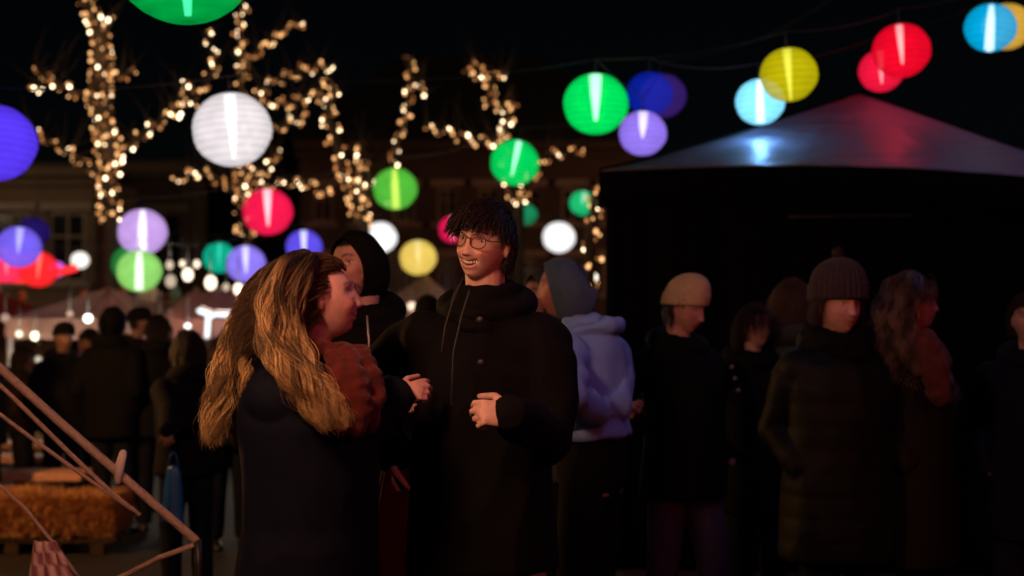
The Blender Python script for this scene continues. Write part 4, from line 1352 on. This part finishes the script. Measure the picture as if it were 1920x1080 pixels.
        if wt is not None: coat_mb.ell(wr + hd / np.linalg.norm(hd) * .0 * s, (.047 * s,) * 3)
        arms.append((sh, el, wr))
    legs = MB()
    for sgn in (-1, 1):
        hp_ = np.array([sgn * .088, .01, .90]) * s; st = stance * sgn
        kn = np.array([sgn * .10, -.02 - st * .5, .49]) * s; an = np.array([sgn * .11, .025 - st, .085]) * s
        mb.tube([hp_, (hp_ + kn) / 2, kn, kn * .6 + an * .4 + [0, .012, 0], an], [.066 * s, .062 * s, .050 * s, .050 * s, .034 * s], 14, round_ends=True)
        mb.tube([an + np.array([0, .03, -.04]) * s, an + np.array([0, -.06, -.05]) * s, an + np.array([0, -.15, -.06]) * s], [.034 * s, .036 * s, .022 * s], 12, round_ends=True)
        legs.tube([hp_ + np.array([0, 0, .05]) * s, (hp_ + kn) / 2, kn, (kn + an) / 2, an + np.array([0, 0, .0])], [.090 * s, .088 * s, .074 * s, .068 * s, .062 * s], 18)
    legs.ell(np.array([0, .01, .98]) * s, np.array([.178, .135, .20]) * s)
    me = remesh(mb, detail * s, 1, 'person')
    V = getv(me)
    hpv = ((V - hc) @ HR) / hs
    C = np.tile(np.array(skin), (len(V), 1))
    ish = np.linalg.norm(V - hc, axis=1) < .16 * s
    lp = lips if lips else (skin[0] * .85, skin[1] * .38, skin[2] * .42)
    C[ish] = head_colors(hpv[ish], skin, hairc, lp, smile, opn, beard)
    set_col(me, C)
    body = link('person', me, M['skin'])
    body.location = rootw; body.rotation_euler = (0, 0, yaw_)
    tag(body, label, 'person', group)
    cm = remesh(coat_mb, cvox * s, 3, 'coat')
    folds(cm, fold, 7, quilt=quilt, seed=coat_seed)
    co = link('coat', cm, M[coat], body)
    tm = remesh(legs, .013 * s, 3, 'trousers'); folds(tm, .005, 9)
    link('trousers', tm, M[trouser], body)
    for sgn in (-1, 1):
        st = stance * sgn
        an = np.array([sgn * .11, .025 - st, .085]) * s
        q = MB()
        R = []
        for (y, w, h) in ((.075, .012, .05), (.065, .036, .075), (.02, .042, .10), (-.05, .044, .075), (-.12, .048, .055), (-.175, .036, .045), (-.195, .012, .025)):
            t = np.linspace(0, 2 * np.pi, 16, endpoint=False)
            R.append(np.stack([an[0] + w * s * np.cos(t), np.full(16, an[1] + y * s), np.maximum(.004, h * s * .5 + h * s * .56 * np.sin(t))], 1))
        q.rings(R, True).build('shoe', M['leather'], body)
    if eyes:
        for sgn in (-1, 1):
            ex, ez = sgn * .032, .0085
            ey = surf_y(HV, ex, ez) + .0098
            c = hc + HR @ (np.array([ex, ey, ez]) * hs)
            e = MB()
            n1, m1 = 18, 14
            V_ = []; cc = []
            e.ell((0, 0, 0), (.0122 * hs,) * 3, None, n1, m1)
            Ve = e.v[0]; fwd = -Ve[:, 1] / (.0122 * hs)
            ce = np.tile(np.array([.62, .55, .5]), (len(Ve), 1)); ce[fwd > .86] = (.05, .035, .025); ce[fwd > .96] = (.005, .005, .005)
            e.v[0] = Ve @ HR.T + c; e.c[0] = ce
            e.build('eye', M['eye'], body)
    ctx = dict(hc=hc, HR=HR, hs=hs, s=s, tl=tl, body=body, HV=HV, nb=nb, arms=arms, coat=co, hairc=hairc, sw=sw)
    return ctx


def fwd_comb(v):
    c = np.tile(np.array([0, -1.0, 0]), (len(v), 1)); return c


def short_hair(x, n=1800, L=.05, vol=.6, w=.0011, low=-.45, hairline=.52, grav=.35, comb=None, k=9, wave=.002):
    me = grow_hair(n, x['hc'], x['HR'], x['hs'], lambda r: np.full(len(r), L), comb or (lambda v: np.stack([v[:, 0] * .6, -.4 + 0 * v[:, 1], v[:, 2] * .2 - .3], 1)), grav=grav, wave=wave, col=x['hairc'], w=w, low=low, hairline=hairline, k=k, vol=vol)
    return link('hair', me, M['hair'], x['body'], True)


def beanie(x, mat, z0=.028, h=.128, cuff=.045, wide=1.0, pom=False, rib=46, tiltb=0.1, name='hat', slouch=0.0, chunky=.0025):
    hs, HR, hc = x['hs'], x['HR'], x['hc']
    n, m = 138, 40
    t = np.linspace(0, 2 * np.pi, n, endpoint=False)
    R = []
    def put(r, z, push):
        ribs = 1 + chunky / .09 * np.cos(rib * t) * push
        q = np.stack([.089 * wide * r * ribs * np.cos(t), .109 * wide * r * ribs * np.sin(t) + .006 + slouch * max(0, z - .07), z - tiltb * .1 * r * np.sin(t)], 1)
        R.append(hc + (q * hs) @ HR.T)
    put(.93, z0 - .004, .2)
    put(1.02, z0 - .006, 1)
    for i in range(6): put(1.045, z0 + cuff * i / 5, 1)
    put(1.0, z0 + cuff + .004, .6)
    for i in range(1, m - 12):
        a = (math.pi / 2) * i / (m - 12)
        put(math.cos(a) ** .9 * .995 + .001, z0 + cuff + (h - cuff) * math.sin(a), .9 * math.cos(a))
    mb = MB().rings(R, True)
    o = mb.build(name, M[mat], x['body'])
    if pom:
        c = hc + HR @ (np.array([0, .012 + slouch * .05, z0 + h + .012]) * hs)
        p = MB()
        for i in range(900):
            v = rng.normal(size=3); v /= np.linalg.norm(v); r_ = .028 * hs * rng.uniform(.8, 1.1)
            sd = np.cross(v, [0, 0, 1.01]); sd /= np.linalg.norm(sd)
            p.add([c + sd * .002, c - sd * .002, c + v * r_ + sd * .002, c + v * r_ - sd * .002], [(0, 1, 3, 2)])
        p.ell(c, (.021 * hs,) * 3)
        p.build('pompom', M['pom'], o, False)
    return o


def hood(x, mat, open_=.55, r=1.0, name='hood', back=.03, up=True):
    """a pulled up hood: an open shell round the head"""
    hs, HR, hc = x['hs'], x['HR'], x['hc']
    n, m = 44, 30
    V = []
    for i in range(m + 1):
        a = math.pi * (.10 + .90 * i / m) - math.pi / 2        # angle from the face opening to the back
        for j in range(n + 1):
            b = -.90 * math.pi + 1.80 * math.pi * j / n        # round the head, open at the bottom
            yy = -.055 - .02 * math.cos(b) + (.20 + back) * (i / m) ** 1.0
            k = math.sqrt(max(0, 1 - (max(0, i / m - .35) / .65) ** 2.4))
            k *= .84 + .16 * min(1, i / m * 3.5)
            rx, rz = .098 * r * k, .137 * r * k
            w = 1 + .02 * math.sin(b * 5 + i * .3)
            V.append(hc + HR @ (np.array([rx * math.sin(b) * w, yy, -.008 + rz * math.cos(b) * w]) * hs))
    Fs = [(i * (n + 1) + j, i * (n + 1) + j + 1, (i + 1) * (n + 1) + j + 1, (i + 1) * (n + 1) + j) for i in range(m) for j in range(n)]
    o = MB().add(V, Fs).build(name, M[mat], x['body'])
    s_ = o.modifiers.new('s', 'SOLIDIFY'); s_.thickness = .012
    return o


def scarf(x, mat, r=.11, th=.035, z=None, turns=2, hang=None, name='scarf', drop=.0, wide=1.0):
    s, nb = x['s'], x['nb']
    z = (1.475 * s) if z is None else z
    mb = MB()
    for k in range(turns):
        pts = []; rd = []
        for i in range(41):
            a = 2 * math.pi * i / 40
            pts.append(np.array([nb[0] + r * wide * s * math.cos(a), nb[1] + (r * s * math.sin(a)) - .008 - drop * (.5 - .5 * math.sin(a)) * .2, z + k * .038 * s + .014 * s * math.sin(a * 2 + k * 2) + .02 * math.sin(a) * s - drop * (.5 - .5 * math.sin(a))]))
            rd.append(th * s * (1 + .18 * math.sin(a * 3 + k * 1.7)))
        mb.tube(pts, rd, 14)
    if hang:
        for h in hang:
            mb.tube([x['tl'](P(*q)) for q in h[0]], h[1], 14, round_ends=True)
    me = remesh(mb, .008, 2, 'scarf'); folds(me, .008, 18, (1, 1, 1.2), .004)
    return link(name, me, M[mat], x['body'])


def glasses(x):
    hs, HR, hc, HV = x['hs'], x['HR'], x['hc'], x['HV']
    mb = MB(); ln = MB()
    yb = surf_y(HV, 0, .012) - .006
    for sg in (-1, 1):
        pts = []
        for i in range(33):
            a = 2 * math.pi * i / 32
            ca, sa = math.cos(a), math.sin(a)
            px_ = sg * .034 + .0255 * np.sign(ca) * abs(ca) ** .75; pz = .006 + .0205 * np.sign(sa) * abs(sa) ** .8
            pts.append(hc + HR @ (np.array([px_, yb + .25 * abs(px_) ** 1.6 * 2.2 + .002, pz]) * hs))
        mb.tube(pts, .0017 * hs, 8)
        c = np.mean(pts[:-1], 0)
        ln.add(np.vstack([pts[:-1], c[None]]), [(i, (i + 1) % 32, 32) for i in range(32)])
        a_ = np.array([sg * .0595, yb + .008, .012]); b_ = np.array([sg * .081, .01, .014])
        mb.tube([hc + HR @ (q * hs) for q in (a_, (a_ + b_) / 2 + [sg * .004, 0, .001], b_, b_ + [0, .012, -.01])], .0018 * hs, 8)
    mb.tube([hc + HR @ (np.array(q) * hs) for q in ((-.0095, yb + .001, .012), (0, yb - .002, .014), (.0095, yb + .001, .012))], .0018 * hs, 8)
    o = mb.build('glasses', M['frame'], x['body'])
    ln.build('lens', M['lens'], o)


def teeth(x, zc=-.0610, w=.0270, h=.0100, smile=1):
    hs, HR, hc, HV = x['hs'], x['HR'], x['hc'], x['HV']
    mb = MB(); y0 = surf_y(HV, .028, -.05) - .003
    y0 = surf_y(HV, 0, -.054) + .0065
    for i in range(8):
        u = (i - 3.5) / 4
        px_ = u * w; hh = h * (1 - .25 * abs(u))
        mb.box(hc + HR @ (np.array([px_, y0 + .010 * u * u, zc + 11 * smile * px_ * px_ + (.001)]) * hs), np.array([w / 4 * .93, .004, hh]) * hs, HR, .001)
    mb.build('teeth', M['teeth'], x['body'])


# ---- the laughing man in the middle
man = person('young man in glasses with dark hair, laughing, in a long black coat', (909, 458, 4.0), yaw=-12, hyaw=-29, pitch=1, roll=9, hscale=.90,
             hairc=(.016, .010, .008), skin=(.70, .45, .38), coat='black_cloth', hem=.80, roll_hood=.7, bulk=.99, trouser='pale_denim', smile=1.25, opn=.0068, lips=(.50, .20, .18),
             wrists=((738, 850, 4.06), (962, 776, 3.66)), hand_dirs=((0, 0, -1), (-.97, -.05, .05)), palms=((1, 0, 0), (.1, 1, -.5)), curl=1.0,
             poles=((-.8, .5, 0), (.25, .8, -.8)), detail=.0037, cvox=.009, lean=(-.01, .03), fold=.013, collar=.10, coat_seed=3)
def man_comb(v):
    # swept forward and across the brow towards the photo's left
    c = np.stack([-.35 - .2 * (v[:, 2] > .6) + .8 * v[:, 0] * (v[:, 1] > -.3), -1.0 * (v[:, 2] > .25) + 0 * v[:, 0], -.15 - .5 * (v[:, 2] < .3) + 0 * v[:, 0]], 1)
    return c / np.linalg.norm(c, axis=1, keepdims=True)
me_h = grow_hair(5200, man['hc'], man['HR'], man['hs'], lambda r: .056 + .022 * (r[:, 2] > .3) * (r[:, 1] < .3) - .035 * (r[:, 2] < .35) * (np.abs(r[:, 0]) > .45), man_comb, grav=.42, wave=.0015, wfreq=30, col=(.012, .008, .006), w=.0012, hairline=.54, low=-.5, k=13, vol=1.25, rough=.004, lenvar=.45)
link('hair', me_h, M['hair'], man['body'])
glasses(man); teeth(man)
scarf(man, 'black_wool', .088, .022, 1.475 * man['s'], 1)
def coat_trim(x):
    tl = x['tl']
    for a in ([(868, 520, 3.86), (850, 560, 3.81), (835, 610, 3.78), (828, 660, 3.78)], [(880, 545, 3.83), (866, 590, 3.79), (850, 660, 3.78), (846, 760, 3.78)]):
        MB().tube([tl(P(*q)) for q in a], .0022, 8).build('cord', M['grey'], x['body'])
    # button placket
    q = MB()
    for k in range(2):
        p_ = tl(P(900 + k * 2, 600 + k * 80, 3.77)); q.ell(p_, (.010, .005, .010))
    q.build('button', M['leather'], x['body'])
coat_trim(man)
bag = MB(); V = []; n, k = 30, 16
for i in range(k + 1):
    t = i / k
    for j in range(n):
        a = 2 * math.pi * j / n
        w = .028 + .035 * math.sin(math.pi * min(1, t * .9 + .1)) ; fo = 1 + .16 * math.sin(a * 5 + t * 2)
        V.append(np.array([w * math.cos(a) * fo, .6 * w * math.sin(a) * fo, -t * .40]))
R = [np.array(V[i * n:(i + 1) * n]) for i in range(k + 1)]
bag.rings(R)
rb = bag.build('cloth_bag', M['red']); hp_ = P(744, 880, 4.05); rb.location = hp_
tag(rb, 'long red cloth bag hanging between the couple', 'bag')
hd = MB(); hh = P(742, 868, 4.05) - hp_
hd.tube([hh + np.array([-.02, 0, .07]), hh + np.array([0, -.03, .09]), hh + np.array([.02, 0, .07])], .004, 6)
hd.tube([hh + np.array([-.02, 0, .07]), (-.02, 0, -.01)], .004, 6); hd.tube([hh + np.array([.02, 0, .07]), (.02, 0, -.01)], .004, 6)
hd.build('handle', M['red'], rb)

# ---- the blonde woman in the left foreground
wom = person('woman with long wavy blonde hair and a red scarf, turned to the man', (604, 561, 3.7), yaw=72, hyaw=96, pitch=9, roll=0, fem=True,
             hairc=(.16, .085, .035), skin=(.58, .34, .30), coat='navy', hem=.55, bulk=1.16, trouser='denim', smile=.8,
             wrists=((742, 742, 3.78), (720, 760, 3.98)), hand_dirs=((.9, .1, .22), (.9, .1, .1)), palms=((0, .9, -.4), (0, -1, 0)), curl=.75,
             poles=((-.3, .4, -.9), (.3, .4, -.9)), detail=.0045, cvox=.010, lean=(-.03, .02), fold=.009, collar=.05)
gds = [
    ([P(560, 490, 3.76), P(505, 520, 3.76), P(458, 580, 3.74), P(434, 640, 3.72), P(414, 720, 3.70), P(402, 780, 3.68), P(396, 835, 3.66)], [.03, .035, .026, .018, .020, .022, .010], .20),
    ([P(575, 484, 3.66), P(530, 512, 3.58), P(508, 570, 3.56), P(512, 640, 3.53), P(545, 700, 3.50), P(590, 755, 3.49), P(625, 800, 3.48)], [.026, .036, .034, .030, .030, .026, .012], .36),
    ([P(585, 484, 3.64), P(575, 505, 3.60), P(548, 560, 3.58), P(542, 620, 3.56), P(570, 690, 3.52), P(632, 770, 3.50), P(650, 800, 3.5)], [.018, .026, .026, .024, .024, .018, .010], .18),
    ([P(565, 486, 3.74), P(515, 530, 3.76), P(495, 590, 3.72), P(480, 660, 3.68), P(470, 740, 3.66), P(475, 800, 3.66)], [.03, .042, .036, .026, .020, .01], .12),
]
me_h = guide_hair(gds, wom['tl'], 10500, 30, None, .015, 44, (.60, .41, .18), w=.00075, root_shade=.10, dark_frac=.42)  # crown shade painted into the strands, darker towards the roots
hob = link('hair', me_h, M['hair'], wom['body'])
me_h = grow_hair(3000, wom['hc'], wom['HR'], wom['hs'], lambda r: np.full(len(r), .20), lambda v: np.stack([v[:, 0] * .4, 1.1 + 0 * v[:, 1], -.1 + 0 * v[:, 2]], 1), grav=.3, wave=.006, wfreq=40, col=(.06, .035, .016), w=.0011, hairline=.60, k=14, vol=1.0)  # crown strands coloured dark brown, shade put into their colour
link('hair', me_h, M['hair'], wom['body'])
scarf(wom, 'red', .100, .027, 1.43 * wom['s'], 4, hang=[([(628, 672, 3.60), (640, 710, 3.55), (645, 760, 3.53), (640, 800, 3.53)], [.024, .028, .028, .018]), ([(652, 668, 3.62), (668, 710, 3.56), (674, 760, 3.54), (668, 806, 3.54)], [.024, .028, .028, .018]), ([(676, 662, 3.66), (694, 705, 3.60), (703, 755, 3.58), (694, 796, 3.58)], [.022, .026, .026, .016])], wide=1.05)

# ---- the hooded man behind her
bm = person('bearded man in a black hood, peering out between the couple', (672, 495, 5.0), yaw=-15, hyaw=-38, pitch=-6, roll=-4, skin=(.55, .30, .27), hairc=(.015, .01, .01), coat='black_cloth', hem=.7, beard=.3, smile=.5, detail=.0058)
hood(bm, 'black_wool', r=.93, back=-.03)
def beardhair(x, n=420, L=.014):
    HV = x['HV'].reshape(-1, 3)
    sel = HV[(HV[:, 1] < -.01) & (HV[:, 2] < -.045) & (HV[:, 2] > -.115)]
    sel = sel[~((np.abs(sel[:, 2] + .063) < .008) & (np.abs(sel[:, 0]) < .026))]
    idx = rng.integers(0, len(sel), n); p = sel[idx]
    d = p * np.array([1.0, .8, .5]); d /= np.linalg.norm(d, axis=1, keepdims=True); d[:, 2] -= .7
    k = 5; P3 = np.stack([p + d * L * i / (k - 1) for i in range(k)], 1) + rng.normal(size=(n, k, 3)) * .0006
    P3 = P3 * x['hs'] @ x['HR'].T + x['hc']
    link('beard', strands_mesh(P3, np.full(n, .001), var_cols(n, x['hairc'])), M['hair'], x['body'])
beardhair(bm, 120, .008)
c = MB().tube([bm['tl'](P(*q)) for q in ((688, 592, 4.78), (692, 640, 4.76), (690, 690, 4.76))], .003, 6); c.build('zip', M['metal'], bm['body'])

# ---- lavender jacket, teal hood
lav = person('person in a lavender jacket and grey blue hood, seen from behind, left of the tent', (1058, 540, 5.5), yaw=-118, hyaw=-95, pitch=-4, skin=(.40, .17, .14), coat='violet', hem=1.06, bulk=.87, fold=.020, trouser='black_cloth', lean=(.10, .0), detail=.0065, coat_seed=9, roll_hood=.35,
             wrists=((1060, 775, 5.3), (1120, 770, 5.3)), poles=((0, .6, -.5), (.9, .2, -.2)), collar=.085)
hood(lav, 'teal', r=.97, back=-.03)
g2 = person('person with grey shaggy hood half hidden behind the laughing man', (1020, 556, 6.3), yaw=-60, hyaw=-60, coat='grey', hem=.8, skin=(.4, .2, .18), detail=.009, cvox=.014)
hood(g2, 'grey', r=1.0)

# ---- the queue in front of the tent
qg = 'people queueing in front of the black tent'
bn = person('person in a tan beanie and black coat, left end of the queue', (1284, 577, 6.2), yaw=35, hyaw=52, pitch=-16, group=qg, skin=(.50, .27, .22), coat='black_cloth', hem=.74, trouser='violet_trouser', detail=.0065,
            wrists=((1192, 798, 6.0), None), hand_dirs=((-.25, -.1, .9), None), palms=((.9, -.3, 0), None), curl=.9, poles=((-.6, .5, -.6), None), bulk=1.05, stance=.12)
beanie(bn, 'tan', z0=.018, h=.150, cuff=.05, tiltb=.25)
short_hair(bn, 700, .035, low=-.7, hairline=.9, vol=.5)
pw = person('smaller woman glancing right, between tan beanie and knitted hat', (1416, 612, 6.7), yaw=20, hyaw=30, pitch=0, group=qg, fem=True, skin=(.60, .36, .30), hairc=(.03, .015, .01), coat='black_wool', hem=.6, detail=.0065)
short_hair(pw, 1500, .16, vol=1.0, grav=.8, low=-.6, comb=lambda v: np.stack([v[:, 0], .3 + 0 * v[:, 1], -.8 + 0 * v[:, 2]], 1), k=12)
q = MB()
for k in range(3): q.ell(pw['tl'](P(1372 + k * 6, 688 + k * 22, 6.35)), (.010, .008, .010))
q.build('button', M['metal'], pw['body'])
pb = person('brown haired person turned away behind the knitted hat', (1486, 572, 6.9), yaw=150, hyaw=160, group=qg, skin=(.55, .38, .28), hairc=(.12, .075, .045), coat='grey', hem=.7, detail=.008, cvox=.014, eyes=False)
short_hair(pb, 2200, .11, vol=1.3, grav=.6, low=-.6, comb=lambda v: np.stack([v[:, 0], .5 + 0 * v[:, 1], -.6 + 0 * v[:, 2]], 1), k=10)
kn = person('person in a dark knitted bobble hat and long green black coat in the queue', (1572, 572, 5.7), yaw=18, hyaw=22, pitch=-3, group=qg, skin=(.64, .36, .30), hairc=(.05, .03, .02), coat='green_pad', hem=.55, hscale=1.08, bulk=1.22, quilt=.003, smile=.5, detail=.0055, fold=.008, arm_r=1.05)
beanie(kn, 'hatdark', z0=.026, h=.165, cuff=.062, wide=1.12, pom=True, chunky=.006, rib=30)
short_hair(kn, 1400, .10, vol=1.1, grav=.8, low=-.6, hairline=.9, comb=lambda v: np.stack([v[:, 0] * .8, .2 + 0 * v[:, 1], -.8 + 0 * v[:, 2]], 1), k=12)
scarf(kn, 'black_wool', .105, .048, 1.50 * kn['s'], 2)
lw = person('long haired woman with fur collar and brick red scarf, right of the bobble hat', (1712, 572, 5.9), yaw=58, hyaw=66, pitch=6, group=qg, fem=True, skin=(.52, .28, .25), hairc=(.16, .10, .07), coat='olive', hem=.5, bulk=1.2, smile=.4, detail=.0058)
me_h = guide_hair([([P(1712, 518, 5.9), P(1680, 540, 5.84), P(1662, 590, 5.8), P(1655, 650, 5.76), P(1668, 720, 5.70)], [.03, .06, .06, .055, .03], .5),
                   ([P(1715, 520, 5.84), P(1705, 545, 5.76), P(1690, 600, 5.72), P(1700, 650, 5.66), P(1730, 700, 5.62)], [.03, .05, .05, .04, .02], .5)], lw['tl'], 2600, 24, None, .018, 60, (.15, .095, .06), w=.0016, root_shade=.3)
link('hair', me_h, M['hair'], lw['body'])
short_hair(lw, 1500, .12, vol=1.2, grav=.5, comb=lambda v: np.stack([v[:, 0] * .5, .5 + 0 * v[:, 1], -.5 + 0 * v[:, 2]], 1), k=10)
scarf(lw, 'brick', .115, .048, 1.45 * lw['s'], 2, hang=[([(1735, 640, 5.65), (1752, 690, 5.60), (1762, 740, 5.6)], [.05, .055, .04])])
def fur_collar(x, col=(.34, .26, .20), n=5000):
    nb, s = x['nb'], x['s']; mb = MB()
    for i in range(n):
        a = random.uniform(0, 2 * math.pi); r = random.uniform(.13, .2)
        front = max(0, -math.sin(a))
        c = nb + np.array([r * 1.15 * math.cos(a), r * math.sin(a) * .95, 0]) * s; c[2] = (1.445 - .10 * front - (r - .13) * .9) * s
        out = np.array([math.cos(a), math.sin(a), random.uniform(-.6, .7)]); out += rng.normal(size=3) * .45; out /= np.linalg.norm(out)
        sd = np.cross(out, [0, 0, 1.0]); sd /= np.linalg.norm(sd) + 1e-9
        f = random.uniform(.5, 1.3)
        mb.add([c - sd * .0022, c + sd * .0022, c + out * random.uniform(.03, .06)], [(0, 1, 2)], [v * f for v in col])
    pts = []; rd = []
    for i in range(41):
        a = 2 * math.pi * i / 40; front = max(0, -math.sin(a))
        pts.append(nb * [1, 1, 0] + np.array([.17 * math.cos(a), .145 * math.sin(a), 1.435 - .09 * front]) * s); rd.append(.045 * s)
    mb.tube(pts, rd, 12, col=[v * .5 for v in col])
    mb.build('fur_collar', M['fur'], x['body'])
fur_collar(lw)
er = person('person cut by the right edge at the end of the queue', (1932, 600, 5.9), yaw=-20, hyaw=-25, group=qg, skin=(.5, .3, .24), coat='navy', hem=.6, detail=.0075)
short_hair(er, 1200, .05)

# ---- the crowd at left, in front of the stalls
cg = 'dark crowd by the stalls at left'
M['brown'] = cloth('brown_coat', (.012, .008, .006), sheen=0, spec=.15); M['char'] = cloth('charcoal_coat', (.007, .007, .008), sheen=0, spec=.15)
crowd = [
    ((214, 604, 10.0), 170, 'black_cloth', 'tall dark figure seen from behind, largest of the left crowd', 'hood'),
    ((296, 618, 10.1), 200, 'black_cloth', 'dark figure from behind right of the largest one in the left crowd', 'hair'),
    ((352, 655, 7.6), -150, 'black_cloth', 'person holding the blue bag by the blonde woman\'s hair', 'hair'),
    ((120, 634, 10.4), 40, 'char', 'dim figure left of the largest dark one in the left crowd', 'beanie'),
    ((44, 672, 10.6), 120, 'brown', 'dim figure low at the left edge of the crowd', 'hair'),
    ((168, 640, 11.5), -60, 'navy', 'farthest dim figure of the left crowd', 'hair'),
    ((262, 606, 11.2), 100, 'brown', 'dim figure seen between the two darkest figures', 'beanie'),
    ((-30, 640, 9.4), 80, 'char', 'figure cut by the left edge behind the railing', 'hair'),
    ((730, 600, 8.5), 60, 'brown', 'dark figure seen between the couple below the bright lamps', 'hair'),
    ((800, 585, 9.5), -160, 'char', 'dark figure close behind the laughing man\'s shoulder', 'hood'),
    ((432, 640, 9.4), 20, 'char', 'dark figure hidden mostly by the blonde woman\'s hair', 'hair'),
]
for i, (h, yw, ct, lb, kind) in enumerate(crowd):
    kw = {}
    if 'blue bag' in lb: kw = dict(wrists=((285, 858, 6.9), (322, 852, 6.9)), hand_dirs=((-.9, -.1, .05), (.1, 0, -1)), curl=.9, palms=((0, 1, -.3), (0, 1, 0)), poles=((.5, .5, -.5), (-.5, .5, -.5)))
    x = person(lb, h, yaw=yw, group=cg, coat=ct, hem=.68, hairc=(.012, .008, .006), skin=(.28, .16, .12), detail=.010, cvox=.016, fem=(i % 3 == 1), bulk=1.1, coat_seed=i, eyes=False, **kw)
    if kind == 'hood': hood(x, ct)
    elif kind == 'beanie': beanie(x, 'char', z0=.03, h=.12)
    else: short_hair(x, 900, .09, w=.0018, vol=1.1, grav=.6, low=-.6, comb=lambda v: np.stack([v[:, 0], .4 + 0 * v[:, 1], -.6 + 0 * v[:, 2]], 1))
# blue bag
R = []
for i in range(17):
    t = i / 16; w = .018 + .034 * t ** .5
    a = np.linspace(0, 2 * math.pi, 36, endpoint=False); fo = 1 + .13 * (1 - t * .6) * np.sin(a * 6)
    R.append(np.stack([w * fo * np.cos(a), .55 * w * fo * np.sin(a), np.full(36, -.27 * t)], 1))
bb = MB().rings(R).build('carrier_bag', plain('blue_plastic', (.015, .13, .40), .35, 0, .5, 12, .3, .3)); bb.location = P(325, 872, 6.84)
tag(bb, 'bright blue carrier bag hanging from a hand in the left crowd', 'bag')
h_ = MB(); h_.tube([(-.025, 0, -.005), (-.012, 0, .05), (0, 0, .065), (.012, 0, .05), (.025, 0, -.005)], .004, 8); h_.build('handle', bb.data.materials[0], bb)
